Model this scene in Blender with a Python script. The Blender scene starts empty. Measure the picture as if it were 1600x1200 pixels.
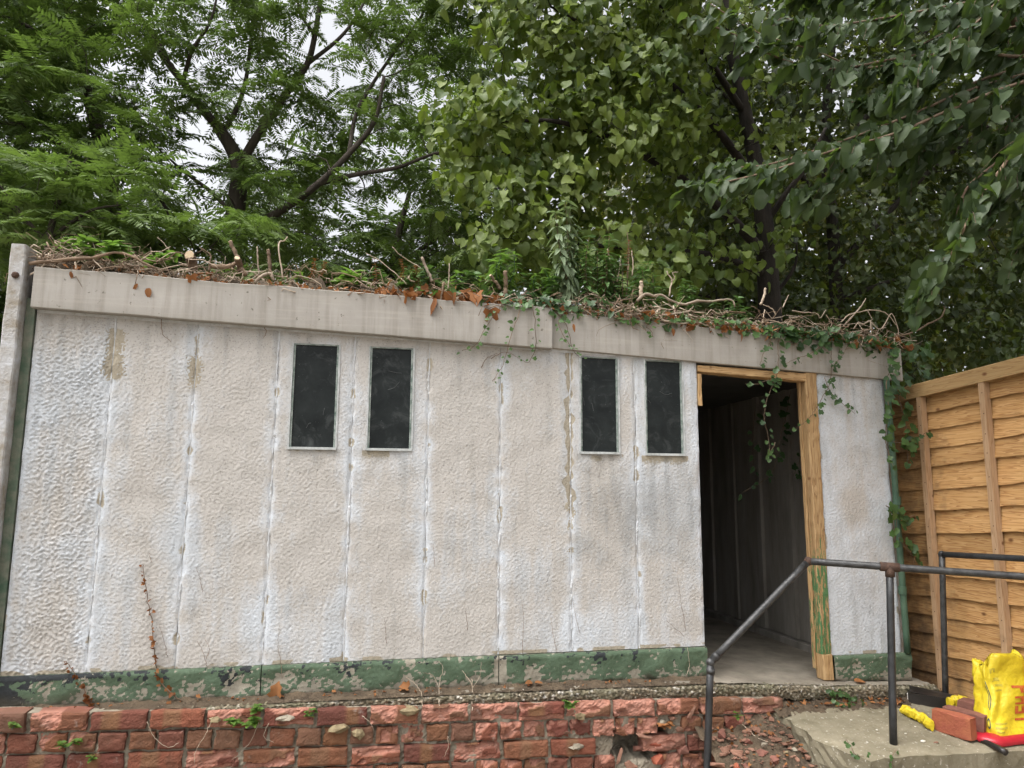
import bpy, math, random
import numpy as np
from mathutils import Matrix, Vector, kdtree

# ------------------------------------------------------------------ camera, sky, sun, exposure
SC = bpy.context.scene
COL = SC.collection
CAM_POS = np.array([0.0, -3.9, 1.65])
FPX, PITCH, ROLL, YAW = 1120.0, math.radians(8.1), math.radians(.352), math.radians(11.96)
_h = np.array([math.sin(YAW), math.cos(YAW), 0]); _r = np.array([math.cos(YAW), -math.sin(YAW), 0]); _z = np.array([0, 0, 1.0])
C_F = math.cos(PITCH)*_h + math.sin(PITCH)*_z
_u = -math.sin(PITCH)*_h + math.cos(PITCH)*_z
C_R = math.cos(ROLL)*_r + math.sin(ROLL)*_u
C_U = -math.sin(ROLL)*_r + math.cos(ROLL)*_u
cam = bpy.data.cameras.new('camera'); cam_o = bpy.data.objects.new('camera', cam); COL.objects.link(cam_o)
cam.sensor_fit = 'HORIZONTAL'; cam.sensor_width = 36.0; cam.lens = 36.0*FPX/1600.0
cam.clip_start = 0.05; cam.clip_end = 2000
cam_o.matrix_world = Matrix(((C_R[0], C_U[0], -C_F[0], CAM_POS[0]), (C_R[1], C_U[1], -C_F[1], CAM_POS[1]),
                             (C_R[2], C_U[2], -C_F[2], CAM_POS[2]), (0, 0, 0, 1)))
SC.camera = cam_o

SUN_EL, SUN_AZ = math.radians(66), math.radians(-118)      # azimuth clockwise from +Y: a veiled sun high on the left, a little behind the camera
world = bpy.data.worlds.new('World'); SC.world = world; world.use_nodes = True
wt = world.node_tree; wt.nodes.clear()
sky = wt.nodes.new('ShaderNodeTexSky'); sky.sky_type = 'NISHITA'; sky.sun_disc = False
sky.sun_elevation = SUN_EL; sky.sun_rotation = SUN_AZ; sky.air_density = 1.0; sky.dust_density = 7.0; sky.ozone_density = 1.0
hs = wt.nodes.new('ShaderNodeHueSaturation'); hs.inputs['Saturation'].default_value = 0.14
bg = wt.nodes.new('ShaderNodeBackground'); bg.inputs['Strength'].default_value = 0.15
wo = wt.nodes.new('ShaderNodeOutputWorld')
wt.links.new(sky.outputs[0], hs.inputs['Color']); wt.links.new(hs.outputs[0], bg.inputs['Color']); wt.links.new(bg.outputs[0], wo.inputs['Surface'])
sun = bpy.data.lights.new('sun', 'SUN'); sun.energy = 0.75; sun.angle = math.radians(55); sun.color = (1, .97, .92)
sun_o = bpy.data.objects.new('sun', sun); COL.objects.link(sun_o)
_sd = Vector((math.sin(SUN_AZ)*math.cos(SUN_EL), math.cos(SUN_AZ)*math.cos(SUN_EL), math.sin(SUN_EL)))
sun_o.rotation_euler = _sd.to_track_quat('Z', 'Y').to_euler()
SC.view_settings.view_transform = 'Standard'; SC.view_settings.look = 'None'
SC.view_settings.exposure = 1.15; SC.view_settings.gamma = 1.0
SC.render.engine = 'CYCLES'
SC.cycles.max_bounces = 3; SC.cycles.diffuse_bounces = 2; SC.cycles.glossy_bounces = 2; SC.cycles.transmission_bounces = 4; SC.cycles.transparent_max_bounces = 8
SC.cycles.use_denoising = True; SC.cycles.use_adaptive_sampling = True; SC.cycles.adaptive_threshold = .03
SC.cycles.caustics_reflective = False; SC.cycles.caustics_refractive = False

# ------------------------------------------------------------------ measuring helpers (photo is 1600 x 1200)
def ray(px, py):
    return C_R*(px-800)/FPX - C_U*(py-600)/FPX + C_F
def at(px, py, Y=None, X=None, Z=None):
    d = ray(px, py)
    t = (Y-CAM_POS[1])/d[1] if Y is not None else ((X-CAM_POS[0])/d[0] if X is not None else (Z-CAM_POS[2])/d[2])
    return CAM_POS + d*t
def project(P):
    d = np.asarray(P)-CAM_POS; w = np.maximum(d@C_F, 1e-3)
    return 800+FPX*(d@C_R)/w, 600-FPX*(d@C_U)/w, d@C_F
RS = np.random.RandomState

# ------------------------------------------------------------------ mesh helpers
def mesh_data(name, V, F, mat=None, smooth=False, attrs=None):
    V = np.asarray(V, np.float32).reshape(-1, 3)
    me = bpy.data.meshes.new(name)
    if isinstance(F, np.ndarray) and F.ndim == 2:
        n, k = F.shape
        me.vertices.add(len(V)); me.vertices.foreach_set('co', V.ravel())
        me.loops.add(n*k); me.loops.foreach_set('vertex_index', F.astype(np.int32).ravel())
        me.polygons.add(n); me.polygons.foreach_set('loop_start', np.arange(0, n*k, k, dtype=np.int32))
        me.polygons.foreach_set('loop_total', np.full(n, k, np.int32))
        me.update(calc_edges=True)
    else:
        me.from_pydata([tuple(map(float, v)) for v in V], [], [tuple(int(i) for i in f) for f in F]); me.update()
    if smooth: me.polygons.foreach_set('use_smooth', np.ones(len(me.polygons), bool))
    if attrs:
        for k_, a in attrs.items():
            at_ = me.attributes.new(k_, 'FLOAT', 'POINT'); at_.data.foreach_set('value', np.asarray(a, np.float32).ravel())
    if mat is not None: me.materials.append(mat)
    return me
def link(name, me, parent=None):
    o = bpy.data.objects.new(name, me); COL.objects.link(o)
    if parent is not None: o.parent = parent
    return o
def origin_of(parent):
    p = np.zeros(3)
    while parent is not None:
        p += np.array(parent.location); parent = parent.parent
    return p
def add(name, V, F, mat, parent=None, smooth=False, attrs=None):
    """world-space vertices -> one object (top-level: origin at its base; child: relative to its parent)"""
    V = np.asarray(V, float).reshape(-1, 3)
    if parent is None:
        b = np.array([(V[:, 0].min()+V[:, 0].max())/2, (V[:, 1].min()+V[:, 1].max())/2, V[:, 2].min()])
        o = link(name, mesh_data(name, V-b, F, mat, smooth, attrs)); o.location = b
    else:
        o = link(name, mesh_data(name, V-origin_of(parent), F, mat, smooth, attrs), parent)
    return o
def tag(o, label=None, cat=None, group=None, kind=None):
    if label: o['label'] = label
    if cat: o['category'] = cat
    if group: o['group'] = group
    if kind: o['kind'] = kind
    return o
def empty(name, loc, label=None, cat=None, group=None, kind=None):
    o = bpy.data.objects.new(name, None); o.empty_display_size = .1; COL.objects.link(o); o.location = [float(c) for c in loc]
    return tag(o, label, cat, group, kind)
class MB:
    """collects shapes into one mesh"""
    def __init__(s): s.V = []; s.F = []; s.n = 0
    def put(s, V, F):
        V = np.asarray(V, float).reshape(-1, 3)
        s.V.append(V); s.F += [tuple(int(i)+s.n for i in f) for f in F]; s.n += len(V); return s
    def box(s, x0, x1, y0, y1, z0, z1):
        V = [(x, y, z) for x in (x0, x1) for y in (y0, y1) for z in (z0, z1)]
        return s.put(V, [(0, 1, 3, 2), (4, 6, 7, 5), (0, 4, 5, 1), (2, 3, 7, 6), (0, 2, 6, 4), (1, 5, 7, 3)])
    def hexa(s, P):   # 8 corners: bottom 4 (ccw), top 4
        return s.put(P, [(0, 3, 2, 1), (4, 5, 6, 7), (0, 1, 5, 4), (1, 2, 6, 5), (2, 3, 7, 6), (3, 0, 4, 7)])
    def tube(s, P, R, seg=7, cap=True):
        V, F = tube_geo(P, R, seg, cap); return s.put(V, F)
    def build(s, name, mat, parent=None, smooth=False, attrs=None):
        return add(name, np.concatenate(s.V), s.F, mat, parent, smooth, attrs)
def tube_geo(P, R, seg=7, cap=True):
    P = np.asarray(P, float); n = len(P); R = np.broadcast_to(np.asarray(R, float), (n,))
    T = np.gradient(P, axis=0); T /= np.linalg.norm(T, axis=1, keepdims=True)+1e-9
    ref = np.array([0, 0, 1.0]) if abs(T[0][2]) < .9 else np.array([1.0, 0, 0])
    V = []; a = np.cross(T[0], ref); a /= np.linalg.norm(a)
    for i in range(n):
        a = a-T[i]*(a@T[i]); a /= np.linalg.norm(a)+1e-9; b = np.cross(T[i], a)
        for k in range(seg):
            t = 2*math.pi*k/seg; V.append(P[i]+R[i]*(math.cos(t)*a+math.sin(t)*b))
    F = [(i*seg+k, i*seg+(k+1) % seg, (i+1)*seg+(k+1) % seg, (i+1)*seg+k) for i in range(n-1) for k in range(seg)]
    if cap: F += [tuple(range(seg-1, -1, -1)), tuple((n-1)*seg+k for k in range(seg))]
    return V, F
def curve(P, n=12):
    """Catmull-Rom through P"""
    P = np.asarray(P, float)
    if len(P) < 3: return np.array([P[0]+(P[-1]-P[0])*t for t in np.linspace(0, 1, n)])
    Q = np.vstack([2*P[0]-P[1], P, 2*P[-1]-P[-2]]); out = []
    for t in np.linspace(0, len(P)-1-1e-6, n):
        i = int(t); f = t-i; a, b, c, d = Q[i:i+4]
        out.append(.5*((2*b)+(c-a)*f+(2*a-5*b+4*c-d)*f*f+(3*b-a-3*c+d)*f**3))
    return np.array(out)
def grid_faces(nx, nz, keep=None):
    i, j = np.meshgrid(np.arange(nx-1), np.arange(nz-1), indexing='ij')
    a = i*nz+j; F = np.stack([a, a+nz, a+nz+1, a+1], -1)
    return F[keep] if keep is not None else F.reshape(-1, 4)
def sm(a, b, x):
    t = np.clip((np.asarray(x, float)-a)/(b-a), 0, 1); return t*t*(3-2*t)

# band-limited noise fields over the facade, sampled by position
GU0, GU1, GZ0, GZ1, GH = -1.9, 3.6, 0.1, 2.9, .0050
GN = (int((GU1-GU0)/GH), int((GZ1-GZ0)/GH))
def field(lu, lz, seed, band=True):
    w = RS(seed).randn(*GN); f = np.fft.rfft2(w)
    ku = np.fft.fftfreq(GN[0], GH)[:, None]*lu; kz = np.fft.rfftfreq(GN[1], GH)[None, :]*lz
    k2 = ku**2+kz**2; g = np.exp(-k2*1.2)
    if band: g = g*(1-np.exp(-k2*3.0))
    r = np.fft.irfft2(f*g, s=GN); r -= r.mean(); return r/r.std()
def samp(fl, u, z):
    x = np.clip((u-GU0)/GH, 0, GN[0]-1.01); y = np.clip((z-GZ0)/GH, 0, GN[1]-1.01)
    i = x.astype(int); j = y.astype(int); a = x-i; b = y-j
    return fl[i, j]*(1-a)*(1-b)+fl[i+1, j]*a*(1-b)+fl[i, j+1]*(1-a)*b+fl[i+1, j+1]*a*b
F_DASH = field(.0155, .0105, 1); F_FINE = field(.0095, .0075, 2); F_MID = field(.16, .16, 3, False); F_BIG = field(.6, .5, 4, False)
F_FLK = field(.028, .018, 9); F_STREAK = field(.05, .7, 5, False); F_SP = field(.07, .06, 6, False); F_SP2 = field(.12, .10, 7, False); F_EDGE = field(.3, .02, 8, False)

# ------------------------------------------------------------------ materials
class NT:
    def __init__(s, name):
        s.m = bpy.data.materials.new(name); s.m.use_nodes = True; s.t = s.m.node_tree; s.t.nodes.clear()
        s.out = s.t.nodes.new('ShaderNodeOutputMaterial')
    def n(s, typ, out=0, props=None, **inp):
        nd = s.t.nodes.new('ShaderNode'+typ)
        for k, v in (props or {}).items(): setattr(nd, k, v)
        for k, v in inp.items():
            key = int(k[1:]) if k[0] == '_' and k[1:].isdigit() else k.replace('_', ' ')
            sk = nd.inputs[key]
            if isinstance(v, bpy.types.NodeSocket): s.t.links.new(v, sk)
            else: sk.default_value = v
        return nd.outputs[out]
    def attr(s, name): return s.n('Attribute', 2, {'attribute_name': name})
    def coord(s, scale=(1, 1, 1), rot=(0, 0, 0), what=3):
        c = s.n('TexCoord', what); return s.n('Mapping', Vector=c, Scale=scale, Rotation=rot)
    def geo(s, scale=(1, 1, 1)):
        return s.n('Mapping', Vector=s.n('NewGeometry', 0), Scale=scale)
    def noise(s, vec, scale, detail=4, rough=.6, out=0): return s.n('TexNoise', out, Vector=vec, Scale=scale, Detail=detail, Roughness=rough)
    def ramp(s, fac, stops, interp='LINEAR'):
        nd = s.t.nodes.new('ShaderNodeValToRGB'); nd.color_ramp.interpolation = interp
        e = nd.color_ramp.elements
        while len(e) < len(stops): e.new(.5)
        for el, (p, c) in zip(e, stops): el.position = p; el.color = (*c, 1) if len(c) == 3 else c
        s.t.links.new(fac, nd.inputs[0]); return nd.outputs[0]
    def mixc(s, fac, a, b, blend='MIX'):
        nd = s.t.nodes.new('ShaderNodeMix'); nd.data_type = 'RGBA'; nd.blend_type = blend
        for k, v in ((0, fac), (6, a), (7, b)):
            if isinstance(v, bpy.types.NodeSocket): s.t.links.new(v, nd.inputs[k])
            else: nd.inputs[k].default_value = (*v, 1) if isinstance(v, tuple) and len(v) == 3 else v
        return nd.outputs[2]
    def math(s, op, a, b=0.0, c=None):
        nd = s.t.nodes.new('ShaderNodeMath'); nd.operation = op
        for k, v in ((0, a), (1, b)) + (((2, c),) if c is not None else ()):
            if isinstance(v, bpy.types.NodeSocket): s.t.links.new(v, nd.inputs[k])
            else: nd.inputs[k].default_value = v
        return nd.outputs[0]
    def bump(s, h, strength=.3, dist=.01): return s.n('Bump', Height=h, Strength=strength, Distance=dist)
    def principled(s, color, rough=.8, normal=None, spec=.3, metal=0.0, **kw):
        nd = s.t.nodes.new('ShaderNodeBsdfPrincipled')
        for k, v in {'Base Color': color, 'Roughness': rough, 'Specular IOR Level': spec, 'Metallic': metal, 'Normal': normal, **kw}.items():
            if v is None: continue
            if isinstance(v, bpy.types.NodeSocket): s.t.links.new(v, nd.inputs[k])
            else: nd.inputs[k].default_value = (*v, 1) if isinstance(v, tuple) and len(v) == 3 else v
        return nd.outputs[0]
    def done(s, sh): s.t.links.new(sh, s.out.inputs[0]); return s.m
M = {}
def simple(name, c1, c2, scale=8, rough=.8, bump=.3, bscale=60, stretch=(1, 1, 1), spec=.3, metal=0.0, dist=.01, geo=True, rnd=0.0):
    t = NT(name); v = t.geo(stretch) if geo else t.coord(stretch)
    n = t.noise(v, scale, 6, .65); col = t.ramp(n, [(.3, c1), (.7, c2)])
    if rnd:
        r = t.n('ObjectInfo', 5); col = t.n('HueSaturation', Color=col, Value=t.math('MULTIPLY_ADD', r, rnd, 1-rnd/2))
    nb = t.noise(v, bscale, 4, .6)
    M[name] = t.done(t.principled(col, rough, t.bump(nb, bump, dist), spec, metal)); return M[name]

def m_wall():
    t = NT('roughcast_paint'); g = t.geo()
    n1 = t.noise(g, 5, 5, .6); n2 = t.noise(g, 70, 3, .6); n3 = t.noise(t.geo((9, 9, 1.2)), 2.2, 5, .65)
    beige = t.mixc(n1, (.515, .485, .452), (.465, .447, .425))
    beige = t.mixc(t.math('MULTIPLY', t.ramp(n3, [(.45, (0, 0, 0)), (.75, (1, 1, 1))]), .30), beige, (.40, .375, .335))
    white = t.mixc(n1, (.555, .60, .655), (.60, .62, .645))
    pf = t.math('ADD', t.attr('paint'), t.math('MULTIPLY', t.math('SUBTRACT', n2, .5), .9))
    c = t.mixc(t.ramp(pf, [(.05, (0, 0, 0)), (.95, (1, 1, 1))]), beige, white)
    bf = t.math('ADD', t.attr('bare'), t.math('MULTIPLY', t.math('SUBTRACT', n2, .5), .6))
    c = t.mixc(t.ramp(bf, [(.4, (0, 0, 0)), (.6, (1, 1, 1))]), c, t.mixc(n2, (.30, .26, .19), (.42, .38, .31)))
    c = t.mixc(t.attr('grime'), c, (.17, .16, .135))
    spk = t.ramp(t.noise(g, 130, 2, .5), [(.30, (.55, .55, .55)), (.42, (1, 1, 1))])
    c = t.mixc(.75, c, spk, 'MULTIPLY')
    hb = t.noise(g, 95, 5, .75)
    M['wall'] = t.done(t.principled(c, .9, t.bump(hb, .6, .006), .15))
m_wall()

def m_plinth():
    t = NT('peeling_green_paint'); g = t.geo(); n2 = t.noise(g, 45, 5, .65); n1 = t.noise(g, 9, 4, .6)
    n4 = t.noise(g, 60, 9, .78); base = t.mixc(n2, (.34, .305, .245), (.22, .205, .16))
    green = t.mixc(n1, (.062, .098, .060), (.100, .145, .090))
    green = t.mixc(t.ramp(n2, [(.55, (0, 0, 0)), (.8, (1, 1, 1))]), green, (.05, .075, .05))
    gf = t.math('ADD', t.attr('green'), t.math('MULTIPLY', t.math('SUBTRACT', n4, .5), 3.0))
    c = t.mixc(t.ramp(gf, [(.47, (0, 0, 0)), (.53, (1, 1, 1))]), base, green)
    kf = t.math('ADD', t.attr('black'), t.math('MULTIPLY', t.math('SUBTRACT', n4, .5), 3.2))
    c = t.mixc(t.ramp(kf, [(.47, (0, 0, 0)), (.53, (1, 1, 1))]), c, (.022, .026, .028))
    c = t.mixc(t.attr('grime'), c, (.07, .062, .045))
    M['plinth'] = t.done(t.principled(c, .7, t.bump(t.math('ADD', n2, gf), .35, .006), .3))
m_plinth()

def m_fascia():
    t = NT('weathered_concrete'); g = t.geo(); n1 = t.noise(t.geo((1, 1, 1)), 4, 6, .65)
    st = t.noise(t.geo((14, 14, .9)), 2, 5, .6); ho = t.noise(t.geo((1.2, 1.2, 30)), 2, 4, .6)
    c = t.ramp(n1, [(.3, (.315, .295, .268)), (.7, (.41, .388, .358))])
    c = t.mixc(t.math('MULTIPLY', t.ramp(st, [(.46, (0, 0, 0)), (.72, (1, 1, 1))]), .6), c, (.22, .195, .165))
    c = t.mixc(t.math('MULTIPLY', t.ramp(ho, [(.5, (0, 0, 0)), (.7, (1, 1, 1))]), .25), c, (.50, .46, .40))
    c = t.mixc(t.ramp(t.noise(g, 36, 3, .6), [(.26, (1, 1, 1)), (.33, (0, 0, 0))]), c, (.15, .135, .11))
    c = t.mixc(t.math('MULTIPLY', t.attr('grime'), t.ramp(n1, [(.25, (.25, .25, .25)), (.7, (1, 1, 1))])), c, (.13, .12, .085))
    M['fascia'] = t.done(t.principled(c, .9, t.bump(t.noise(g, 90, 5, .65), .25, .004), .2))
m_fascia()

def m_brick():
    t = NT('old_red_brick'); g = t.geo(); r = t.n('ObjectInfo', 5)
    n1 = t.noise(g, 30, 5, .65); n2 = t.noise(g, 110, 4, .65)
    body = t.ramp(r, [(0, (.20, .070, .050)), (.2, (.13, .055, .045)), (.45, (.25, .092, .055)), (.65, (.225, .115, .062)), (.85, (.17, .098, .068)), (1, (.18, .074, .054))])
    tan = t.mixc(r, (.24, .125, .062), (.20, .115, .072))
    c = t.mixc(t.attr('band'), body, tan)
    c = t.mixc(t.math('MULTIPLY', n1, .5), c, (.13, .05, .038))
    fresh = t.mixc(n1, (.42, .165, .105), (.40, .235, .19))
    c = t.mixc(t.attr('fresh'), c, fresh)
    c = t.mixc(t.math('MULTIPLY', t.ramp(t.noise(g, 12, 5, .7), [(.62, (0, 0, 0)), (.76, (1, 1, 1))]), .55), c, (.46, .40, .36))
    c = t.mixc(t.math('MULTIPLY', t.ramp(t.noise(g, 9, 7, .75), [(.48, (0, 0, 0)), (.72, (1, 1, 1))]), .6), c, (.085, .058, .040))
    M['brick'] = t.done(t.principled(c, .92, t.bump(t.math('ADD', n2, n1), .8, .009), .12))
m_brick()

def m_wood(name, c1, c2, c3, axis=1, green=False):
    t = NT(name); g = t.n('NewGeometry', 0); r = t.n('ObjectInfo', 5)
    st = [22, 22, 22]; st[axis] = 1.2
    off = t.n('CombineXYZ', X=t.math('MULTIPLY', r, 37.0), Y=t.math('MULTIPLY', r, 17.0), Z=t.math('MULTIPLY', r, 29.0))
    v = t.n('VectorMath', Vector=t.n('Mapping', Vector=g, Scale=tuple(st)), _1=off)
    w = t.noise(v, 1.6, 3, .5); rings = t.math('FRACT', t.math('MULTIPLY', w, 8.0))
    fine = t.noise(v, 14, 4, .6)
    c = t.ramp(rings, [(0, c1), (.55, c2), (.9, c3), (1, c1)])
    c = t.mixc(t.math('MULTIPLY', fine, .35), c, c3)
    c = t.n('HueSaturation', Color=c, Value=t.math('MULTIPLY_ADD', r, .35, .82))
    b2 = t.noise(g, 9, 4, .6)
    stain = t.math('ADD', t.attr('stain'), t.math('MULTIPLY', t.math('SUBTRACT', b2, .5), 1.4))
    c = t.mixc(t.math('MULTIPLY', t.ramp(stain, [(.35, (0, 0, 0)), (.85, (1, 1, 1))]), .8), c, (.085, .055, .035))
    kn = t.n('TexVoronoi', 0, {'feature': 'F1'}, Vector=t.n('VectorMath', Vector=t.n('Mapping', Vector=g, Scale=(9, 5.5, 9)), _1=off), Scale=1.0)
    c = t.mixc(t.ramp(kn, [(.05, (1, 1, 1)), (.13, (0, 0, 0))]), c, (.15, .065, .025))
    if green:
        pf = t.math('ADD', t.attr('paint'), t.math('MULTIPLY', t.math('SUBTRACT', t.noise(t.n('Mapping', Vector=g, Scale=(75, 75, 11)), 1.0, 8, .72), .5), 3.0))
        c = t.mixc(t.ramp(pf, [(.47, (0, 0, 0)), (.53, (1, 1, 1))]), c, (.065, .15, .06))
    M[name] = t.done(t.principled(c, .75, t.bump(t.math('ADD', rings, fine), .15, .003), .25))
m_wood('fence_wood', (.56, .345, .155), (.48, .275, .108), (.31, .155, .058))
m_wood('rail_wood', (.46, .31, .15), (.42, .27, .12), (.30, .18, .08))
m_wood('batten_wood', (.52, .35, .21), (.48, .31, .18), (.36, .22, .12), axis=2)
m_wood('frame_wood', (.47, .32, .165), (.40, .255, .12), (.24, .14, .065), axis=2, green=True)
m_wood('head_wood', (.47, .32, .165), (.40, .255, .12), (.24, .14, .065), axis=0, green=True)

def m_slab_edge():
    t = NT('exposed_aggregate'); g = t.geo()
    v = t.n('TexVoronoi', 1, {'feature': 'F1'}, Vector=g, Scale=62.0); d = t.n('TexVoronoi', 0, {'feature': 'F1'}, Vector=g, Scale=62.0)
    sep = t.n('SeparateColor', 0, Color=v)
    c = t.ramp(sep, [(0, (.13, .105, .07)), (.35, (.27, .22, .15)), (.6, (.20, .165, .12)), (.85, (.38, .33, .25)), (1, (.52, .49, .44))])
    c = t.mixc(t.ramp(d, [(.35, (0, 0, 0)), (.75, (1, 1, 1))]), c, (.10, .085, .06))
    c = t.mixc(t.ramp(t.noise(g, 5, 5, .6), [(.45, (0, 0, 0)), (.7, (.8, .8, .8))]), c, (.13, .125, .075))
    M['slab_edge'] = t.done(t.principled(c, .85, t.bump(t.math('SUBTRACT', 1.0, d), .8, .008), .25))
m_slab_edge()
simple('slab_top', (.14, .122, .095), (.26, .23, .185), 7, .9, .4, 70)
def m_landing():
    t = NT('landing_concrete'); g = t.geo(); n = t.noise(g, 5, 7, .7)
    c = t.ramp(n, [(.3, (.135, .118, .078)), (.7, (.26, .23, .165))])
    c = t.mixc(t.ramp(t.noise(g, 60, 3, .6), [(.62, (0, 0, 0)), (.7, (1, 1, 1))]), c, (.42, .39, .33))
    c = t.mixc(t.ramp(t.noise(g, 16, 6, .7), [(.55, (0, 0, 0)), (.75, (.8, .8, .8))]), c, (.10, .085, .045))
    M['landing'] = t.done(t.principled(c, .9, t.bump(t.noise(g, 70, 6, .7), .5, .006), .2))
m_landing()
simple('mortar', (.19, .165, .125), (.33, .29, .225), 20, .95, .6, 90)
simple('dirt', (.045, .033, .022), (.13, .095, .062), 16, .95, .8, 60, dist=.02)
simple('ground', (.16, .14, .11), (.24, .21, .17), 3, .95, .5, 40)
simple('interior', (.19, .175, .15), (.34, .315, .28), 3, .95, .3, 60, stretch=(1, 3, .5))
simple('felt', (.05, .05, .045), (.09, .085, .08), 6, .95)
simple('seam', (.46, .47, .46), (.68, .70, .74), 26, .9, .5, 120)
simple('twig', (.25, .185, .13), (.50, .42, .33), 12, .85, .3, 90, geo=True, rnd=.6)
simple('dark_twig', (.11, .075, .05), (.22, .155, .105), 14, .85, .3, 90, rnd=.5)
simple('bark', (.032, .026, .020), (.075, .062, .050), 9, .95, .8, 40, stretch=(1, 1, .25), dist=.02)
simple('shade_bark', (.014, .012, .010), (.038, .031, .025), 9, .95, .8, 40, stretch=(1, 1, .25), dist=.02)  # darker copy of the bark, canopy shade put into its colour
simple('cut_end', (.50, .38, .24), (.62, .50, .34), 30, .8)
simple('pipe_paint', (.012, .013, .014), (.035, .036, .038), 20, .42, .25, 90, spec=.5)
simple('worn_pipe', (.008, .0085, .009), (.06, .06, .06), 26, .42, .3, 80, spec=.5)
simple('rust', (.045, .028, .022), (.10, .058, .04), 40, .85, .5, 150)
simple('green_pipe', (.035, .075, .048), (.075, .125, .082), 8, .5, .2, 60)
simple('green_strip', (.03, .085, .05), (.20, .19, .15), 10, .7, .4, 60)
simple('post_concrete', (.24, .20, .14), (.50, .51, .53), 11, .9, .6, 70)
simple('white_bead', (.30, .32, .31), (.56, .58, .58), 30, .6, .2, 80)
simple('green_bead', (.05, .10, .075), (.42, .45, .43), 25, .6, .2, 80)
simple('yellow_plastic', (.54, .40, .016), (.72, .57, .03), 9, .42, .6, 16, spec=.45, dist=.022)
simple('red_plastic', (.33, .010, .022), (.46, .02, .035), 9, .35, .15, 30, spec=.5)
simple('red_print', (.42, .030, .028), (.56, .20, .04), 60, .45, .1, 30)
simple('olive_print', (.34, .27, .03), (.52, .42, .05), 60, .45, .1, 30)
simple('dark_print', (.03, .05, .045), (.07, .09, .08), 40, .45, .1, 30)
simple('paper', (.65, .60, .52), (.80, .77, .72), 20, .7, .2, 40)
simple('black_plastic', (.010, .009, .008), (.03, .026, .024), 12, .35, .15, 40, spec=.5)
simple('loose_brick', (.36, .125, .06), (.26, .065, .045), 11, .85, .5, 80)
simple('dull_brick', (.16, .075, .055), (.24, .10, .075), 13, .85, .5, 80)
simple('shard', (.15, .075, .05), (.30, .165, .115), 18, .9, .6, 90, rnd=.5)
simple('chip', (.62, .58, .50), (.78, .75, .68), 30, .8)
simple('flint', (.15, .115, .065), (.30, .24, .14), 22, .85, .5, 60)
simple('web', (.09, .095, .095), (.14, .15, .15), 30, .9)

def m_pane():
    t = NT('dusty_dark_glass'); g = t.geo(); n = t.noise(g, 7, 7, .7); w = t.n('TexNoise', 0, Vector=g, Scale=8.0, Detail=9.0, Roughness=.72, Distortion=1.4)
    c = t.ramp(n, [(.3, (.007, .009, .0095)), (.75, (.022, .027, .027))])
    c = t.mixc(t.ramp(w, [(.52, (0, 0, 0)), (.80, (.55, .55, .55))]), c, (.11, .12, .12))
    c = t.mixc(t.ramp(t.noise(g, 120, 2, .5), [(.74, (0, 0, 0)), (.80, (.6, .6, .6))]), c, (.25, .26, .25))
    M['pane'] = t.done(t.principled(c, t.math('MULTIPLY_ADD', n, .5, .12), None, .2))
m_pane()

def leaf_mat(name, dark, light, trans, rough=.5, spec=.35, tr=.42):
    t = NT(name); a = t.attr('tint')
    c = t.mixc(a, dark, light); tc = t.mixc(a, trans, tuple(min(1, x*1.35) for x in trans))
    n = t.noise(t.coord(), 30, 3, .6)
    c = t.n('HueSaturation', Color=c, Value=t.math('MULTIPLY_ADD', n, .5, .75))
    p = t.principled(c, rough, None, spec); b = t.n('BsdfTranslucent', Color=tc)
    M[name] = t.done(t.n('MixShader', Fac=tr, _1=p, _2=b))
leaf_mat('ailanthus_leaf', (.062, .105, .030), (.140, .200, .058), (.11, .18, .028), tr=.36)
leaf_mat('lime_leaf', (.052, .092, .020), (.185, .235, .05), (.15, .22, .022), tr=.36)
leaf_mat('shade_leaf', (.022, .040, .013), (.055, .075, .018), (.085, .115, .012), tr=.36)  # darker copy of the lime leaf, deep shade put into the colour
leaf_mat('backlit_leaf', (.045, .06, .016), (.11, .12, .025), (.12, .14, .014), tr=.36)  # yellow glow of light through the leaves is put into the colour
leaf_mat('overhang_leaf', (.024, .046, .016), (.068, .098, .040), (.09, .15, .02), .5, .28, .3)
leaf_mat('ivy_leaf', (.025, .055, .022), (.085, .16, .045), (.08, .16, .025), .4, .4, .25)
leaf_mat('bright_leaf', (.075, .145, .025), (.125, .215, .045), (.12, .22, .03))
leaf_mat('grey_leaf', (.13, .18, .105), (.24, .30, .18), (.16, .23, .07), .6, .25, .3)
leaf_mat('dry_leaf', (.13, .050, .020), (.36, .165, .065), (.28, .10, .025), .7, .2, .25)

# ------------------------------------------------------------------ the setting: ground
def zslab(u): return np.interp(u, [-1.9, -1.6, .84, 1.94, 2.77, 3.3, 4], [.622, .62, .607, .594, .54, .518, .49])
def zbrick(u): return np.interp(u, [-2.2, -1.5, .16, 1.7, 2.4], [.66, .637, .575, .531, .505])
gx = np.array([-400, -60, -20, -8, -4, 0, 4, 8, 20, 60, 400.0]); gy = np.array([-400, -60, -20, -8, -4, -.35, 2, 4, 8, 20, 60, 400.0])
V = [(x, y, 0.0 if y < 1 else .25+min(.05*y, 1.5)) for x in gx for y in gy]
tag(add('ground', V, grid_faces(len(gx), len(gy)), M['ground'], None, True), kind='structure')

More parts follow.
